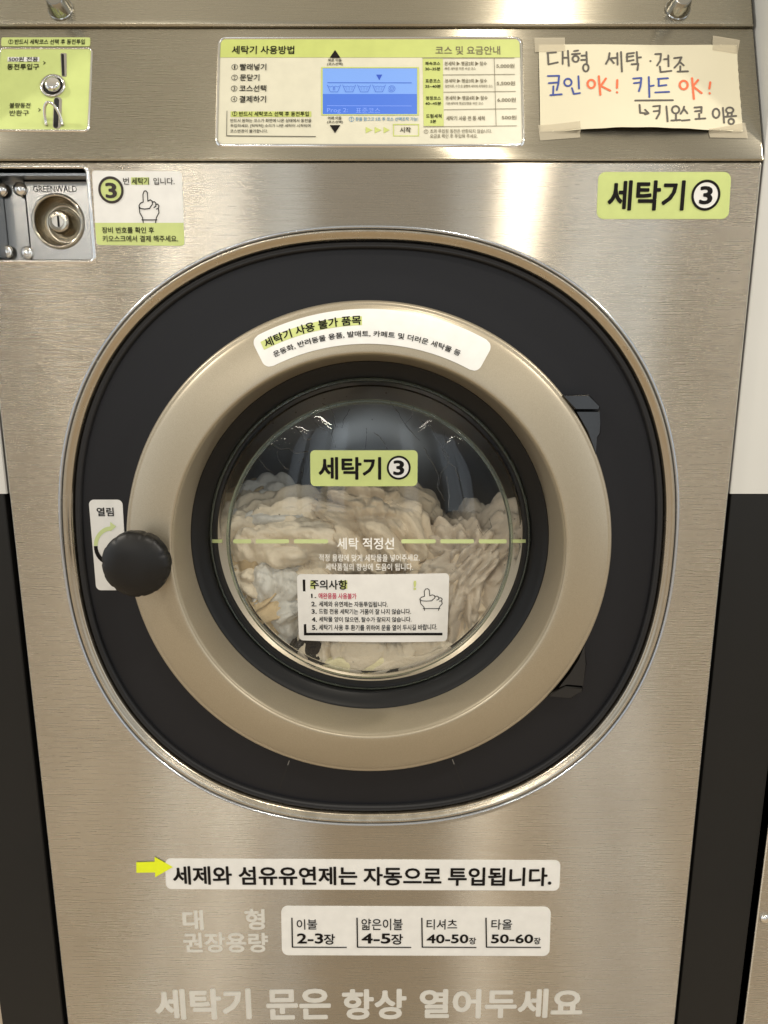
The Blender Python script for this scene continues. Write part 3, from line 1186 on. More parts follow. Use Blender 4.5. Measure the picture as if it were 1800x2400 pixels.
ztext(mb, FAS, z1, '불량동전', 65, 671, 200, 705, HL, 0.03)
ztext(mb, FAS, z1, '반환구', 65, 718, 190, 755, HL, 0.02)
stroke(mb, FAS, zpts(z1, [(285, 403), (297, 412), (285, 421)]), 1.6, HL)
stroke(mb, FAS, zpts(z1, [(254, 708), (266, 717), (254, 726)]), 1.6, HL)
mb.build('lettering', 'ink', coin)

# top cover with its two cam locks
mb = MB()
COV = Surf(FAS.pt(0, FT + 0.0022), (1, 0, 0), (0, 0.050, 0.141))
prof = [(0.0, -0.012), (-0.0004, -0.002), (0.0, 0.0018), (0.0012, 0.0034), (0.0032, 0.0040), (0.006, 0.0040), (0.03, 0.004), (0.085, 0.004), (0.10, 0.0), (0.11, -0.05)]
rows = []
for b, h in prof:
    rows.append([COV.pt(a, b, min(h, h2)) for a, h2 in ((fa0 + 0.001, -0.05), (fa0 + 0.001, 0.002), (fa0 + 0.003, 0.004), (fa1 - 0.003, 0.004), (fa1 - 0.001, 0.002), (fa1 - 0.001, -0.05))])
mb.grid(rows)
cover = mb.build('top_cover', 'steel_fascia', wm, smooth=True, angle=rad(30))
for px in (147, 1584):
    mb = MB()
    fas_lathe(mb, px, 30, [(0.0135, 0.0040), (0.0135, 0.0056), (0.0126, 0.0062), (0.0096, 0.0185), (0.0090, 0.0196), (0.0082, 0.0198), (0.0076, 0.0190), (0.0001, 0.0190)], COV)
    lk = mb.build('cam_lock', 'cam', cover, smooth=True, angle=rad(40))
    mb = MB()
    c = COV.ab(px, 30)
    q = [(c[0] + x, c[1] + y) for x, y in ((-0.0042, 0.0028), (0.0042, 0.0028), (0.0042, 0.0012), (-0.0042, 0.0012))]
    sheet_ab(mb, COV, q, 0, 0, 0.0193, 2, 2, False)
    mb.build('key_slot', 'void', cover)

# --- coin box lock in its recess
RY = 0.022
mb = MB()
hole = rrect(RX0, RX1, RZ0, RZ1, 0.004)
rows = []
for e, y in ((-0.0035, 0.0), (-0.0028, -0.0008), (-0.0015, -0.0012), (-0.0004, -0.0006), (0.0, 0.001), (0.0, RY + 0.012)):
    rows.append(rrect(RX0 + e, RX1 - e, RZ0 + e, RZ1 - e, 0.004 - e * 0.8))
    rows[-1] = [(x, y, z) for x, z in rows[-1]]
mb.grid(rows, close_u=True)
recess = mb.build('coin_box_recess', 'chrome', wm, smooth=True, angle=rad(60))
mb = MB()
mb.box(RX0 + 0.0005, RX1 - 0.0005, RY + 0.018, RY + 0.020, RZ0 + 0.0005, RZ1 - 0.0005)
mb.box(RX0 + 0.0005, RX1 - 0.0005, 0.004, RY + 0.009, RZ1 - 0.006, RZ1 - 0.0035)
mb.build('back_sheet', 'shaded_steel', recess)
LOCK = Surf((0, RY, CZ), (1, 0, 0), (0, 0, 1))
lq = [z1(160, 1178), z1(560, 1178), z1(598, 1668), z1(190, 1668)]
mb = MB()
ab = [LOCK.ab(*q) for q in lq]
lx0, lx1 = ab[0][0], RX1 - 0.0042
lz0, lz1 = RZ0 + 0.0036, CZ + ab[0][1]
_a, _b = LOCK.ab(*z1(378, 1435))
_b += CZ
_o = [(lx0 + (lx1 - lx0) * k / 12, lz1) for k in range(12)] + [(lx1, lz1 + (lz0 - lz1) * k / 12) for k in range(12)]
_o += [(lx1 + (lx0 - lx1) * k / 12, lz0) for k in range(12)] + [(lx0, lz0 + (lz1 - lz0) * k / 12) for k in range(12)]
_i = []
for x, z in _o:
    t = math.atan2(x - _a, z - _b)
    _i.append((_a + 0.0284 * math.sin(t), RY, _b + 0.0284 * math.cos(t)))
mb.grid([[(x, RY + 0.009, z) for x, z in _o], [(x, RY, z) for x, z in _o], _i], close_u=True)
# side flange left of the plate
mb.box(lx0 - 0.026, lx0 - 0.0035, RY + 0.004, RY + 0.0095, lz0, lz1 + 0.002)
mb.build('lock_plate', 'satin', recess)
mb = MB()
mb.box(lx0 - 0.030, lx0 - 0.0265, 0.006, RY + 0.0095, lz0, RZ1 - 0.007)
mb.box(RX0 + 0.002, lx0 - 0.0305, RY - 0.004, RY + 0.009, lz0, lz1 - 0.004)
mb.build('side_bracket', 'shaded_steel', recess)
dcx, dcy = z1(378, 1435)
mb = MB()
fas_lathe(mb, dcx, dcy, smooth_prof([(0.0290, 0.0), (0.0282, 0.0024), (0.0266, 0.0034), (0.0248, 0.0020), (0.0236, -0.0050), (0.0216, -0.0140), (0.0176, -0.0160), (0.0142, -0.0100), (0.0120, -0.0016), (0.0106, 0.0008), (0.0092, 0.0014)], 4)
          + [(0.0060, 0.0015)], LOCK, 72)
mb.build('lock_dish', 'dish', recess, smooth=True)
mb = MB()
fas_lathe(mb, dcx, dcy, [(0.0062, 0.0015), (0.0060, 0.0009), (0.0001, 0.0010)], LOCK)
mb.build('key_cylinder', 'white', recess)
mb = MB()
a, b = LOCK.ab(dcx, dcy)
sheet_ab(mb, LOCK, [(a - 0.0005, b + 0.0058), (a + 0.0018, b + 0.0058), (a + 0.0018, b - 0.0058), (a - 0.0005, b - 0.0058)], 0, 0, 0.0014, 2, 2, False)
mb.build('key_slot', 'void', recess)
for x, y in ((133, 1228), (180, 1640), (10, 1230), (45, 1632)):
    mb = MB()
    px, py = z1(x, y)
    fas_lathe(mb, px, py, [(0.0073, 0.0008), (0.0070, 0.0024), (0.0056, 0.0042), (0.0032, 0.0052), (0.0001, 0.0056)], LOCK, 32)
    mb.build('rivet', 'chrome', recess, smooth=True)
mb = MB()
ztext(mb, LOCK, z1, 'GREENWALD', 216, 1204, 498, 1246, 0.0003, 0.0)
mb.build('lettering', 'ink_ring', recess)


# ------------------------------------------------------------------ stickers
def sticker(name, label, cat, S, quad, r, m='white', group=None, h=0.0005):
    mb = MB()
    sheet(mb, S, quad, r, h, 16, 10)
    o = mb.build(name, m, smooth=False)
    return tag(o, label, cat, group)


HS, HT = 0.0005, 0.0009
z3 = Z(1200, 0, 2.765)


def number_badge(S, parent, word, circ, three, h=HT):
    mb = MB()
    disc(mb, S, *circ[:2], circ[2] * 0.88, h - 0.0002, 48)
    mb.build('badge_disc', 'white', parent)
    mb = MB()
    text(mb, S, '세탁기', *word, h, 0.055)
    disc(mb, S, *circ[:2], circ[2], h, 56, circ[2] * 0.83)
    text(mb, S, '3', *three, h, 0.06)
    mb.build('lettering', 'ink', parent)


s = sticker('number_sticker', 'larger green washer number 3 sticker on the steel, top right of the door', 'sticker', FRONT,
            [(1402.5, 403.3), (1713.6, 403.3), (1707, 513.6), (1397.8, 513.6)], 17, 'green_pale')
number_badge(FRONT, s, (1424, 423, 1604, 494), (1653.5, 458, 34), (1638.5, 436.5, 1669.5, 479.5))
s = sticker('number_sticker', 'smaller green washer number 3 sticker stuck on the round door glass', 'sticker', DOMES,
            [(727, 1055), (979, 1055), (978, 1139), (728, 1139)], 11, 'green_pale')
number_badge(DOMES, s, (746.7, 1071, 893.5, 1124), (934.5, 1096, 28), (921.5, 1078.5, 947.5, 1113.5))

# payment notice with the number 3 at upper left
q3 = [(216, 400), (426, 402), (433, 577), (226, 575)]
s = sticker('payment_sticker', 'white and green square sticker with a pointing hand beside the coin box lock', 'sticker', FRONT, q3, 8)
mb = MB()
lower = [(223, 522.5), (430.6, 522.5)]
for k in range(7):
    an = rad(90 + 15 * k)
    lower.append((432.6 - 8 + 8 * math.sin(an), 576.5 - 8 - 8 * math.cos(an)))
for k in range(7):
    an = rad(180 + 15 * k)
    lower.append((226.4 + 8 + 8 * math.sin(an), 574.6 - 8 - 8 * math.cos(an)))
poly(mb, FRONT, lower, HS + 0.0001)
rect(mb, FRONT, *z1(851, 1150, 968, 1198), HS + 0.0001)
disc(mb, FRONT, 260.8, 445.6, 25, HS + 0.0001)
mb.build('green_print', 'green_pale', s)
mb = MB()
disc(mb, FRONT, 260.8, 445.6, 29.7, HT, 48, 24)
text(mb, FRONT, '3', 247.5, 428.6, 274.5, 465, HT, 0.06)
mb.build('badge', 'ink_ring', s)
HAND = [[(930, 1310), (928, 1262), (936, 1240), (948, 1238), (957, 1250), (960, 1305)], [(960, 1305), (975, 1296), (988, 1304), (990, 1325), (980, 1338)],
        [(988, 1312), (1002, 1308), (1012, 1318), (1012, 1338), (1000, 1346)], [(1011, 1326), (1024, 1324), (1032, 1336), (1028, 1352), (1016, 1356)],
        [(1028, 1350), (1032, 1380), (1016, 1410), (1010, 1444)], [(930, 1310), (912, 1318), (902, 1336), (912, 1352), (940, 1356), (972, 1352), (978, 1340)],
        [(904, 1344), (908, 1380), (926, 1412), (930, 1444)], [(922, 1426), (1018, 1426)]]
mb = MB()
for st in HAND:
    stroke(mb, FRONT, zpts(z1, st), 2.2, HT)
ztext(mb, FRONT, z1, '번', 800, 1152, 838, 1197, HT, 0.02)
ztext(mb, FRONT, z1, '세탁기', 855, 1152, 966, 1198, HT, 0.03)
ztext(mb, FRONT, z1, '입니다.', 996, 1153, 1132, 1199, HT, 0.02)
ztext(mb, FRONT, z1, '장비 번호를 확인 후', 663, 1472, 1000, 1513, HT, 0.035)
ztext(mb, FRONT, z1, '키오스크에서 결제 해주세요.', 667, 1527, 1155, 1569, HT, 0.03)
mb.build('lettering', 'ink', s)

# strip above the coin plate
s = sticker('coin_sticker', 'thin green strip sticker on the control panel above the coin plate', 'sticker', FAS,
            [(4, 88.5), (212, 88.5), (210.5, 109.5), (3, 109.5)], 4, 'green_pale')
mb = MB()
ztext(mb, FAS, z1, '반드시 세탁코스 선택 후 동전투입', 98, 258, 552, 291, HT, 0.03)
disc(mb, FAS, 26.2, 99.3, 6, HT, 24, 5)
text(mb, FAS, '!', 25.1, 95, 27.3, 103.6, HT, 0.03)
mb.build('lettering', 'ink', s)

# arc sticker on the gold ring
za = Z(560, 660, 2.5922)


def polar(px, py):
    a, b = DOORS.ab(px, py)
    return math.atan2(a, b), math.hypot(a, b)


r_out = polar(880, 724)[1]
r_in = polar(880, 806)[1]
tl = polar(*za(95, 372))[0] * 1.0
tl2 = polar(*za(175, 512))[0]
tr_ = polar(*za(1517, 400))[0]
t0, t1 = (tl + tl2) / 2 - 0.01, tr_ + 0.01
mb = MB()
rows = []
nr = 26
for k in range(nr + 1):
    v = k / nr
    r = r_out + (r_in - r_out) * v
    rc = 0.009
    e = 0.0
    dv = min(v, 1 - v) * (r_out - r_in)
    if dv < rc:
        e = (rc - math.sqrt(max(0, rc * rc - (rc - dv) ** 2))) / r
    row = []
    for j in range(61):
        t = t0 + e + (t1 - t0 - 2 * e) * j / 60
        row.append(DOORS.pt(r * math.sin(t), r * math.cos(t), 0.0006))
    rows.append(row)
mb.grid([list(reversed(r)) for r in rows])
s = mb.build('arc_sticker', 'white', smooth=True)
tag(s, 'curved white sticker along the top of the gold door ring', 'sticker')


def arc_text(mb, strg, ta, tb, ra, rb, h, bold):
    v, f = glyphs(strg, bold)
    mb.add([DOORS.pt((ra + (rb - ra) * q) * math.sin(ta + (tb - ta) * u), (ra + (rb - ra) * q) * math.cos(ta + (tb - ta) * u), h + e) for u, q, e in v], f)


ta, ra_ = polar(*za(163, 395))
tb, _ = polar(*za(743, 232))
r1b = polar(*za(740, 262))[1]
r1t = polar(*za(738, 205))[1]
mb = MB()
ts = np.linspace(ta - 0.012, tb + 0.003, 40)
mb.grid([[DOORS.pt(r * math.sin(t), r * math.cos(t), 0.0008) for t in reversed(ts)] for r in (r1t - 0.001, (r1t + r1b) / 2, r1b - 0.0005)])
mb.build('green_print', 'green_hi', s)
mb = MB()
arc_text(mb, '세탁기 사용 불가 품목', ta, tb, r1b, r1t, 0.0011, 0.045)
ta, _ = polar(*za(213, 450))
tb, _ = polar(*za(1350, 425))
r2t = polar(*za(760, 298))[1]
r2b = polar(*za(760, 336))[1]
arc_text(mb, '운동화, 반려동물 용품, 발매트, 카페트 및 더러운 세탁물 등', ta, tb, r2b, r2t, 0.0011, 0.03)
mb.build('lettering', 'ink', s)

# open direction sticker behind the knob
z5 = Z(140, 1100, 3.95)
s = sticker('opening_sticker', 'tall white sticker with a curved arrow behind the black door knob', 'sticker', PLATE,
            [(208, 1171), (287, 1171), (299, 1383), (226, 1383)], 12)
mb = MB()
for k in range(15):
    a0, a1 = rad(180 - 90 * k / 15), rad(180 - 90 * (k + 1) / 15)
    c = (478, 706)
    poly(mb, PLATE, zpts(z5, [(c[0] + R * math.cos(a), c[1] - R * 1.12 * math.sin(a)) for R, a in ((160, a0), (160, a1), (125, a1), (125, a0))]), HT)
poly(mb, PLATE, zpts(z5, [(470, 485), (525, 527), (472, 572)]), HT)
mb.build('arrow', 'green_line', s)
mb = MB()
ztext(mb, PLATE, z5, '열림', 345, 352, 502, 432, HT, 0.04)
for k in range(6):
    a0, a1 = rad(181 + 60 * k / 6), rad(181 + 60 * (k + 1) / 6)
    poly(mb, PLATE, zpts(z5, [(478 + R * math.cos(a), 706 - R * 1.12 * math.sin(a)) for R, a in ((160, a0), (160, a1), (125, a1), (125, a0))]), HT)
mb.build('lettering', 'ink', s)

# fill line on the glass
mb = MB()
for x0, x1 in ((546.5, 588.5), (599, 677.5), (689, 769), (940.5, 1021), (1032, 1111), (1122, 1187.6)):
    sheet(mb, DOMES, [(x0, 1263.8), (x1, 1263.8), (x1, 1273.2), (x0, 1273.2)], 3.5, 0.0005, 10, 3)
for x0, x1 in ((497, 521), (1199, 1232)):
    sheet(mb, DOMES, [(x0, 1264), (x1, 1264), (x1, 1272), (x0, 1272)], 0, 0.0005, 8, 3)
s = tag(mb.build('fill_line_decal', 'green_line'), 'dashed pale green fill line with white lettering across the door glass', 'decal')
mb = MB()
ztext(mb, DOMES, zg, '세탁 적정선', 668, 850, 938, 906, 0.0004, 0.03)
ztext(mb, DOMES, zg, '적정 용량에 맞게 세탁물을 넣어주세요.', 582, 929, 1060, 963, 0.0004, 0.016)
ztext(mb, DOMES, zg, '세탁품질의 향상에 도움이 됩니다.', 613, 972, 1028, 1006, 0.0004, 0.016)
mb.build('lettering', 'glass_white', s)

# caution sticker on the glass
s = sticker('caution_sticker', 'white sticker with five numbered lines stuck low on the door glass', 'sticker', DOMES,
            [(696, 1345), (1053, 1343), (1048, 1502.5), (701, 1500)], 10)
mb = MB()
ztext(mb, DOMES, zg, '!', 1030, 1053, 1043, 1097, HT, 0.06)
rect(mb, DOMES, *zg(541, 1052, 716, 1092), HS + 0.0001)
mb.build('green_print', 'green_hi', s)
mb = MB()
ztext(mb, DOMES, zg, '주의사항', 541, 1049, 716, 1095, HT, 0.045)
for n_, s_, y0, y1, x1 in ((1, None, 1115, 1135, 0), (2, '세제와 유연제는 자동투입됩니다.', 1152, 1178, 908), (3, '드럼 전용 세탁기는 거품이 잘 나지 않습니다.', 1187, 1213, 1018),
                           (4, '세탁물 양이 많으면, 탈수가 잘되지 않습니다.', 1225, 1251, 1020), (5, '세탁기 사용 후 환기를 위하여 문을 열어 두시길 바랍니다.', 1262, 1290, 1142)):
    ztext(mb, DOMES, zg, '%d.' % n_, 544 + n_, y0 + (1 if n_ > 1 else 0), 568 + n_, y1 - (3 if n_ > 1 else 0), HT, 0.05)
    if s_:
        ztext(mb, DOMES, zg, s_, 582, y0, x1, y1, HT, 0.028)
poly(mb, DOMES, zpts(zg, [(505, 1048), (517, 1048), (523, 1300), (511, 1300)]), HT)
for k in range(10):
    xa, xb = 511 + (1167 - 511) * k / 10, 511 + (1167 - 511) * (k + 1) / 10
    poly(mb, DOMES, zpts(zg, [(xa, 1300), (xb, 1300), (xb, 1312), (xa, 1312)]), HT)
zh = lambda x, y: zg(1035 + (x - 872) * 0.82, 1092 + (y - 1240) * 0.50)
for st in HAND:
    stroke(mb, DOMES, [zh(x, y) for x, y in st], 1.7, HT)
mb.build('lettering', 'ink', s)
mb = MB()
ztext(mb, DOMES, zg, '애완용품 사용불가', 580, 1112, 760, 1140, HT, 0.028)
mb.build('lettering', 'ink_red', s)

# lower stickers and vinyl lettering
zb = Z(200, 1960, 1.3379)
s = sticker('detergent_sticker', 'long white sticker with one line of bold black lettering below the door', 'sticker', FRONT,
            [(387, 2012), (1313.6, 2016), (1310.5, 2087), (389.5, 2083)], 13)
mb = MB()
for wd, x0, x1 in (('세제와', 275, 460), ('섬유유연제는', 481, 853), ('자동으로', 872, 1117), ('투입됩니다.', 1137, 1462)):
    e = (x0 + x1) / 2
    dy = (e - 275) / 1187 * 5
    ztext(mb, FRONT, zb, wd, x0, 92 + dy, x1, 150 + dy, HT, 0.05, 2.5 * (x1 - x0) / 1187)
mb.build('lettering', 'ink', s)
mb = MB()
poly(mb, FRONT, zpts(zb, [(160, 80), (218, 78), (218, 63), (275, 95), (220, 127), (219, 112), (161, 113)]), 0.0009)
tag(mb.build('arrow_sticker', 'yellow'), 'fluorescent yellow arrow stuck at the start of the long white sticker', 'sticker')
s = sticker('capacity_sticker', 'white sticker with four small load figures in a row below the door', 'sticker', FRONT,
            [(659, 2123), (1291, 2125), (1287.5, 2240), (661, 2238)], 15)
mb = MB()
for x, xe in ((648, 820), (852, 1022), (1055, 1226), (1256, 1428)):
    stroke(mb, FRONT, zpts(zb, [(x, 254), (x + 1.5, 346)]), 3.2, HT, caps=False)
    stroke(mb, FRONT, zpts(zb, [(x, 346), (xe, 347)]), 2.8, HT, caps=False)
for w_, *c in (('이불', 663, 259, 727, 291), ('얇은이불', 866, 257, 995, 293), ('티셔츠', 1070, 259, 1166, 291), ('타올', 1273, 259, 1338, 291)):
    ztext(mb, FRONT, zb, w_, *c, HT, 0.02)
for w_, *c in (('2-3', 664, 303, 746, 335), ('4-5', 866, 303, 957, 335), ('40-50', 1070, 306, 1201, 334), ('50-60', 1272, 306, 1404, 334)):
    ztext(mb, FRONT, zb, w_, *c, HT, 0.045)
for *c, in ((748, 305, 783, 338), (959, 305, 996, 338), (1203, 316, 1225, 337), (1406, 316, 1427, 337)):
    ztext(mb, FRONT, zb, '장', *c, HT, 0.035)
mb.build('lettering', 'ink', s)
mb = MB()
ztext(mb, FRONT, zb, '대', 305, 231, 370, 294, 0.00015, 0.065)
ztext(mb, FRONT, zb, '형', 500, 227, 563, 293, 0.00015, 0.055)
ztext(mb, FRONT, zb, '권장용량', 307, 302, 573, 364, 0.00015, 0.055)
tag(mb.build('vinyl_lettering', 'decal_white'), 'pale vinyl lettering in two lines left of the load figures sticker', 'lettering')
mb = MB()
for wd, x0, x1 in (('세탁기', 218, 520), ('문은', 567, 770), ('항상', 805, 1007), ('열어두세요', 1048, 1560)):
    ztext(mb, FRONT, zb, wd, x0, 478, x1, 574 if wd != '열어두세요' else 570, 0.00015, 0.07, -2)
tag(mb.build('vinyl_lettering', 'decal_white'), 'large pale vinyl lettering along the very bottom of the steel front', 'lettering')

# ------------------------------------------------------------------ hand written paper sign
pc = [FAS.ab(*p) for p in ((1262, 105.6), (1725, 107.4), (1739.6, 310), (1266, 310))]
pb0, pb1 = pc[3][1], pc[0][1]
pa0, pa1 = pc[3][0], pc[2][0]


def paper_h(a, b):
    u = min(1, max(0, (a - pa0) / (pa1 - pa0)))
    v = min(1, max(0, (pb1 - b) / (pb1 - pb0)))
    e = max(0.0, math.sin(PI * min(1, max(0, (u - 0.05) / 0.9))))
    return 0.0007 + 0.0055 * e ** 1.2 * v ** 3 + 0.0006 * math.sin(5 * u + 3 * v) ** 2


PAP = Surf(FAS.O, FAS.ex, FAS.ez, paper_h)
mb = MB()
rows = []
for i in range(25):
    v = i / 24
    row = []
    for j in range(41):
        u = j / 40
        tl_, tr2, br_, bl_ = [Vector(q) for q in pc]
        q = (tl_ * (1 - u) + tr2 * u) * (1 - v) + (bl_ * (1 - u) + br_ * u) * v
        if i == 24:
            q.y += 0.0006 * math.sin(u * 37) * 0.4 + 0.0012 * math.sin(PI * u)
        if j == 40:
            q.x += 0.0003 * math.sin(v * 60)
        row.append(PAP.pt(q.x, q.y))
    rows.append(list(reversed(row)))
mb.grid(rows)
paper = tag(mb.build('paper_sign', 'paper', smooth=True), 'cream paper note handwritten in grey, blue and orange marker, taped to the control panel', 'sign')


def hand(strokes, m, wpx):
    mb = MB()
    for st in strokes:
        p = zpts(z3, st)
        fine = []
        for i in range(len(p) - 1):
            n_ = max(1, int(math.hypot(p[i + 1][0] - p[i][0], p[i + 1][1] - p[i][1]) / 8))
            for k in range(n_):
                fine.append((p[i][0] + (p[i + 1][0] - p[i][0]) * k / n_, p[i][1] + (p[i + 1][1] - p[i][1]) * k / n_))
        fine.append(p[-1])
        stroke(mb, PAP, fine, wpx, 0.0003)
    return mb.build('handwriting', m, paper)


def oval(cx, cy, rx, ry, n=16, a0=0):
    return [(cx + rx * math.cos(2 * PI * k / n + a0), cy + ry * math.sin(2 * PI * k / n + a0)) for k in range(n + 1)]


grey = [[(228, 344), (285, 340)], [(232, 346), (236, 418), (296, 405)], [(328, 335), (328, 415)], [(330, 375), (355, 375)], [(362, 330), (368, 428)],
        # 형
        [(402, 332), (428, 328)], [(388, 352), (440, 348)], oval(412, 382, 20, 20), [(450, 362), (478, 360)], [(448, 390), (478, 388)], [(482, 338), (485, 415)], oval(478, 440, 18, 24),
        # 세
        [(632, 345), (625, 385), (608, 415)], [(630, 375), (660, 410)], [(645, 378), (678, 375)], [(682, 345), (684, 420)], [(706, 338), (712, 465)],
        # 탁
        [(748, 348), (790, 344)], [(742, 370), (785, 364)], [(745, 350), (745, 398), (788, 390)], [(808, 338), (812, 410)], [(810, 375), (835, 372)], [(775, 418), (818, 414), (812, 455)],
        # dot
        [(896, 396), (898, 397)],
        # 건
        [(928, 352), (965, 350), (960, 395), (940, 425)], [(985, 385), (1008, 383)], [(1012, 360), (1014, 430)], [(958, 432), (962, 468), (1032, 460)],
        # 조
        [(1050, 378), (1098, 372), (1080, 410), (1052, 440)], [(1085, 400), (1112, 425)], [(1090, 430), (1090, 462)], [(1072, 465), (1140, 463)],
        # underline and arrow
        [(798, 652), (1042, 650)], [(826, 680), (830, 732), (884, 735)], [(862, 712), (884, 735), (862, 742)],
        # 키
        [(915, 690), (958, 686), (955, 735), (935, 770)], [(918, 722), (956, 718)], [(1000, 690), (1008, 788)],
        # 오
        oval(1060, 712, 24, 24), [(1062, 740), (1062, 775)], [(1032, 782), (1090, 778)],
        # 스
        [(1115, 692), (1108, 715), (1092, 738)], [(1112, 705), (1136, 735)], [(1100, 782), (1150, 778)],
        # 코
        [(1182, 698), (1228, 694), (1226, 732)], [(1186, 722), (1226, 718)], [(1212, 738), (1213, 768)], [(1188, 772), (1252, 768)],
        # 이
        oval(1322, 735, 22, 30), [(1366, 700), (1374, 796)],
        # 용
        oval(1410, 715, 24, 18), [(1398, 738), (1396, 752)], [(1424, 738), (1422, 752)], [(1382, 758), (1452, 752)], oval(1420, 788, 18, 18)]
hand(grey, 'marker_grey', 4.4)
blue = [[(232, 494), (305, 492), (300, 545), (290, 585)], [(238, 540), (300, 535)], [(268, 560), (266, 612)], [(248, 618), (322, 612)],
        oval(362, 535, 24, 24), [(430, 495), (434, 575)], [(388, 572), (400, 610), (440, 604)],
        [(785, 510), (838, 506), (832, 560), (822, 592)], [(790, 540), (835, 535)], [(886, 500), (890, 630)], [(888, 560), (918, 555)],
        [(945, 512), (1010, 508)], [(950, 514), (950, 558), (1000, 552)], [(928, 600), (1018, 596)]]
hand(blue, 'marker_blue', 4.4)
red = [oval(513, 545, 24, 27), [(562, 495), (572, 615)], [(608, 510), (575, 558), (636, 588)], [(682, 520), (680, 570)], [(680, 598), (681, 600)],
       oval(1112, 552, 26, 28), [(1166, 508), (1178, 642)], [(1205, 520), (1172, 560), (1228, 604)], [(1284, 535), (1278, 575)], [(1280, 605), (1281, 607)]]
hand(red, 'marker_red', 5.2)
for tq in ([(143, 248), (341, 246), (343, 338), (147, 342)], [(1300, 233), (1475, 262), (1460, 356), (1294, 332)],
           [(168, 815), (437, 795), (441, 893), (180, 913)], [(1268, 848), (1510, 798), (1527, 898), (1282, 893)]):
    mb = MB()
    ab = [Vector(FAS.ab(*z3(*p))) for p in tq]
    rows = []
    for i in range(9):
        v = i / 8
        rows.append([])
        for j in range(13):
            u = j / 12
            q = (ab[0] * (1 - u) + ab[1] * u) * (1 - v) + (ab[3] * (1 - u) + ab[2] * u) * v
            inside = pa0 - 0.0005 < q.x < pa1 + 0.001 and pb0 < q.y < pb1
            rows[-1].append(FAS.pt(q.x, q.y, (paper_h(q.x, q.y) + 0.0004) if inside else 0.0006))
        rows[-1].reverse()
    mb.grid(rows)
    mb.build('tape', 'tape', paper, smooth=True)

# ------------------------------------------------------------------ beside the machine
ZB = CZ - 0.1415


def post(x0, x1, z0, z1, m, name, label, y0=0.004):
    mb = MB()
    e = 0.0012
    pr = [(e, y0), (0.0003, y0 + 0.0004), (0, y0 + e), (0, 0.6)]
    rows = []
    for d, y in pr:
        rows.append([(x0 + d, y, z0), (x0 + d, y, z1)])
    mb.grid([[(x1 - e, y0, z0), (x1 - e, y0, z1)]] + rows)
    mb.grid([[(x1, 0.6, z0), (x1, 0.6, z1)], [(x1, y0 + e, z0), (x1, y0 + e, z1)], [(x1 - e, y0, z0), (x1 - e, y0, z1)]])
    mb.add([(x0 + e, y0, z0), (x1 - e, y0, z0), (x1, y0 + e, z0), (x1, 0.6, z0), (x0, 0.6, z0), (x0, y0 + e, z0)], [tuple(range(6))])
    mb.add([(x0 + e, y0, z1), (x1 - e, y0, z1), (x1, y0 + e, z1), (x1, 0.6, z1), (x0, 0.6, z1), (x0, y0 + e, z1)], [tuple(range(6))])
    return tag(mb.build(name, m), label, 'panel')


post(0.3972, 0.4806, ZB + 0.0008, 2.3, 'wall_white', 'filler_panel', 'tall white filler panel right of the machine, above the black one')
post(0.3992, 0.4806, 0.0, ZB, 'panel_black', 'filler_panel', 'black lower filler panel right of the machine, below the white one')
post(-0.52, -0.4330, ZB + 0.0008, 2.3, 'wall_white', 'filler_panel', 'white filler panel showing as a sliver left of the machine')
post(-0.52, -0.4366, 0.0, ZB, 'panel_black', 'filler_panel', 'black lower filler panel left of the machine')
nb = thing('neighbouring_machine', 'edge of a second steel machine at the lower right with one screw', 'washing machine', (0.85, 0.4, 0.08))
mb = MB()
rows = []
for x, y in ((0.4872, 0.6), (0.4872, 0.002), (0.4876, 0.0006), (0.4890, 0.0), (0.4935, 0.0), (1.2, 0.0), (1.2, 0.6)):
    rows.append([(x, y, 0.08), (x, y, 1.30)])
mb.grid([list(reversed(r)) for r in rows])
mb.build('front_panel', 'steel', nb)
mb = MB()
fas_lathe(mb, 1792, 2152, [(0.0066, 0.0), (0.0064, 0.0016), (0.0050, 0.0034), (0.0028, 0.0043), (0.0001, 0.0045)], FRONT, 32)
mb.build('screw', 'chrome', nb, smooth=True)


# ------------------------------------------------------------------ laundry in the drum
def vnoise(p, seed):
    """smooth value noise at points p (n,3)"""
    i = np.floor(p).astype(np.int64)
    f = p - i
    f = f * f * f * (f * (f * 6 - 15) + 10)

    def h(x, y, z):
        q = (x * 374761393 + y * 668265263 + z * 1274126177 + seed * 974711) & 0xffffffff
        q = ((q ^ (q >> 13)) * 1274126177) & 0xffffffff
        return ((q ^ (q >> 16)) & 0xffff) / 65535.0 * 2 - 1
    out = 0
    for dx in (0, 1):
        for dy in (0, 1):
            for dz in (0, 1):
                wgt = (f[:, 0] if dx else 1 - f[:, 0]) * (f[:, 1] if dy else 1 - f[:, 1]) * (f[:, 2] if dz else 1 - f[:, 2])
                out = out + wgt * h(i[:, 0] + dx, i[:, 1] + dy, i[:, 2] + dz)
    return out


GLASS_IN = 0.030


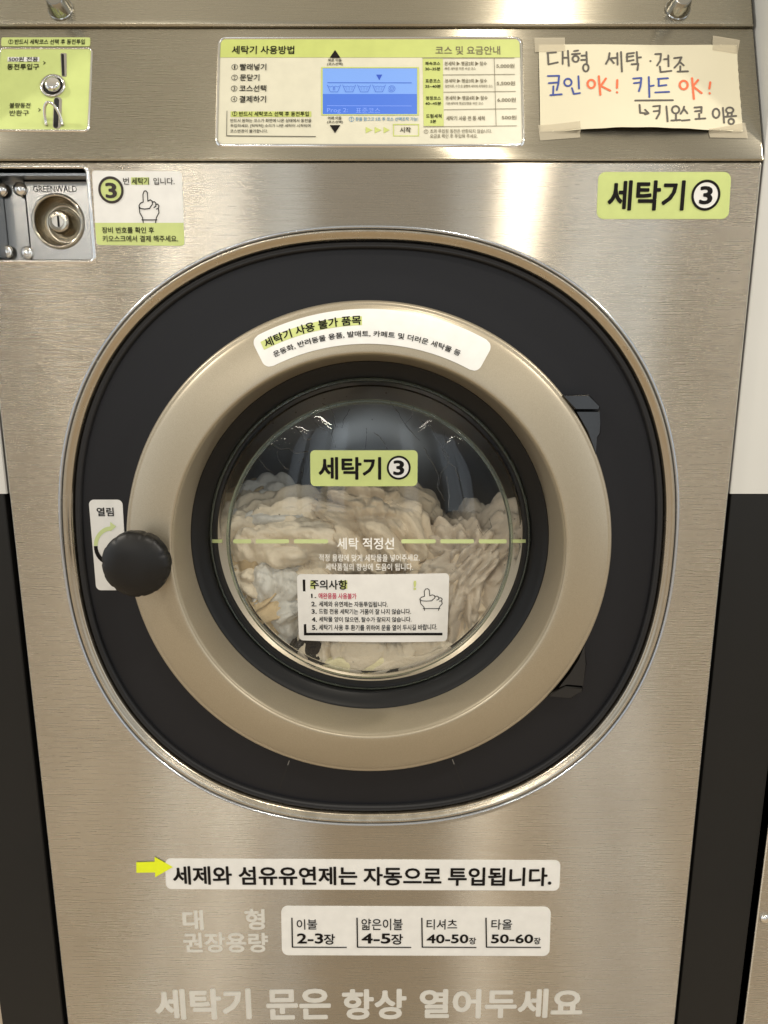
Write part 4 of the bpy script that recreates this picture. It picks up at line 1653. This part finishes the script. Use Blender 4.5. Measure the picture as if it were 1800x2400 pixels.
def bundle(name, label, m, c, rad3, fold_dir, fold_f, amp_, seed, n=320, crumple=1.0, sharp=1.6, fan=0.0):
    """a crumpled heap of one cloth: c = photo pixel of its middle and depth, radii in metres"""
    px, py, depth = c
    amp = amp_ * 1.4
    fold_f = fold_f * 1.35
    d = ray(px, py)
    C0 = CAM + d * ((depth + D) / d.y)
    th = np.linspace(0, 2 * PI, n + 1)[:-1]
    ph = np.linspace(0.02, PI - 0.02, n // 2)
    TH_, PH = np.meshgrid(th, ph)
    # sphere with its poles along x, so that the front is evenly meshed
    sph = np.stack([np.cos(PH), -np.sin(PH) * np.cos(TH_), np.sin(PH) * np.sin(TH_)], -1).reshape(-1, 3)
    R3 = np.array(rad3)
    # soft box rather than a ball
    s2 = np.sign(sph) * np.abs(sph) ** 0.85
    base = s2 * R3
    q = base + np.array(C0)
    big = np.stack([vnoise(q * 9 + k * 7.7, seed + k) for k in range(3)], -1)
    base = base + big * R3.min() * 0.30
    warp = np.stack([vnoise(q * 16 + 3.1 * k, seed + 10 + k) for k in range(3)], -1) * 0.030
    wq = q + warp
    a = rad(fold_dir)
    if fan:
        ang = np.arctan2(wq[:, 2] - C0.z - math.sin(a) * fan, wq[:, 0] - C0.x - math.cos(a) * fan)
        u = ang * fan
    else:
        u = wq[:, 0] * -math.sin(a) + wq[:, 2] * math.cos(a) + 0.35 * wq[:, 1]
    # rounded folds with sharp creases between them, drawn out along the fold direction
    al = np.array([math.cos(a), 0, math.sin(a)])
    st = wq - 0.62 * (wq @ al)[:, None] * al[None, :]
    f1 = np.abs(np.sin(u * fold_f * 0.5 + 2.2 * vnoise(q * 12, seed + 20))) ** 0.8
    f2 = np.abs(np.sin(u * fold_f * 1.15 + 3.5 * vnoise(q * 20, seed + 21))) ** 0.8
    rd = 0
    for k, (fr, w_) in enumerate(((31, 1.0), (64, 0.58), (124, 0.30), (235, 0.13))):
        rd = rd + w_ * (np.abs(vnoise(st * fr + 1.3 * k, seed + 30 + k)) * 2.4 - 0.5)
    mask = np.clip(0.5 + 0.9 * vnoise(q * 13, seed + 40), 0, 1)
    disp = amp * (1.15 * f1 * (0.25 + mask) + 0.6 * f2 * (1.1 - mask)) + crumple * amp * 0.62 * rd
    nrm = sph / R3
    nrm /= np.linalg.norm(nrm, axis=1)[:, None]
    P = base + nrm * disp[:, None] + np.array(C0)
    # pressed flat by the glass
    rr = np.hypot(P[:, 0] - DC.x, P[:, 2] - DC.z)
    lim = np.interp(rr, _dd[:, 0], _dd[:, 1]) + 0.0085
    over = lim - P[:, 1]
    P[:, 1] = np.where(over > -0.006, lim + 0.006 * np.exp(-np.clip((over + 0.006) / 0.006, 0, 30)), P[:, 1])
    # kept inside the throat
    mxr = np.where(P[:, 1] < 0.064, 0.1895, np.where(P[:, 1] < 0.125, 0.194, 0.268))
    k = np.minimum(1, mxr / np.maximum(rr, 1e-6))
    P[:, 0] = DC.x + (P[:, 0] - DC.x) * k
    P[:, 2] = DC.z + (P[:, 2] - DC.z) * k
    mb = MB()
    G = P.reshape(n // 2, n, 3)
    mb.grid([[tuple(x) for x in row] for row in G], close_u=True)
    o = mb.build(name, m, smooth=True)
    return tag(o, label, 'laundry', 'laundry in the drum')


zl = lambda x, y: zg(x, y)
bundle('bed_sheet', 'tall beige sheet heaped in the middle of the drum', 'c_beige', (*zl(850, 850), 0.135), (0.060, 0.055, 0.078), 118, 130, 0.012, 3, fan=0.0)
bundle('bed_sheet', 'broad beige sheet folded along the left behind the fill line', 'c_cream', (*zl(430, 930), 0.126), (0.098, 0.058, 0.056), 170, 120, 0.012, 11)
bundle('quilt', 'pale grey quilted cloth at the back left of the heap', 'c_grey', (*zl(480, 850), 0.158), (0.075, 0.05, 0.040), 10, 90, 0.010, 21, crumple=1.6)
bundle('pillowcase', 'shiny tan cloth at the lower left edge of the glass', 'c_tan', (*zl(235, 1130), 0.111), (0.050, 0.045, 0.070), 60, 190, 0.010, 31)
bundle('towel', 'white grey crumpled cloth at the lower left beside the caution sticker', 'c_grey', (*zl(400, 1250), 0.111), (0.060, 0.042, 0.078), 120, 110, 0.009, 41, crumple=1.4)
bundle('bed_sheet', 'gathered grey beige linen bunched at the right of the drum', 'c_linen', (*zl(1300, 1030), 0.118), (0.064, 0.052, 0.072), 75, 150, 0.013, 51, crumple=1.4)
bundle('bed_sheet', 'smooth beige sheet in the lower right beside the caution sticker', 'c_beige', (*zl(1250, 1200), 0.114), (0.078, 0.048, 0.075), 60, 90, 0.010, 61)
bundle('pillowcase', 'cream cloth gathered under the caution sticker', 'c_cream', (*zl(760, 1370), 0.094), (0.085, 0.040, 0.045), 80, 150, 0.010, 71, crumple=1.2)
bundle('towel', 'ivory cloth pressed at the very bottom of the glass', 'c_ivory', (*zl(720, 1490), 0.076), (0.125, 0.032, 0.034), 20, 150, 0.007, 81, crumple=1.5)
bundle('bed_sheet', 'cream sheet at the bottom right of the glass', 'c_cream', (*zl(1120, 1420), 0.090), (0.080, 0.036, 0.040), 25, 130, 0.009, 91)
bundle('sock', 'small black cloth at the bottom left below the caution sticker', 'c_dark', (*zl(530, 1395), 0.070), (0.018, 0.022, 0.020), 60, 150, 0.005, 101, n=110)
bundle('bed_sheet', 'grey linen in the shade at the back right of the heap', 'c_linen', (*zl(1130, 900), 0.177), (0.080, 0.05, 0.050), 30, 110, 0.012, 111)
bundle('bed_sheet', 'beige sheet in the centre behind the caution sticker', 'c_beige', (*zl(820, 1120), 0.121), (0.105, 0.050, 0.080), 140, 110, 0.011, 121)
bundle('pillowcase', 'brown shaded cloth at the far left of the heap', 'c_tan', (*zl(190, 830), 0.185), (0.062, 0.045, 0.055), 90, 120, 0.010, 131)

bpy.data.scenes.remove(tscene)
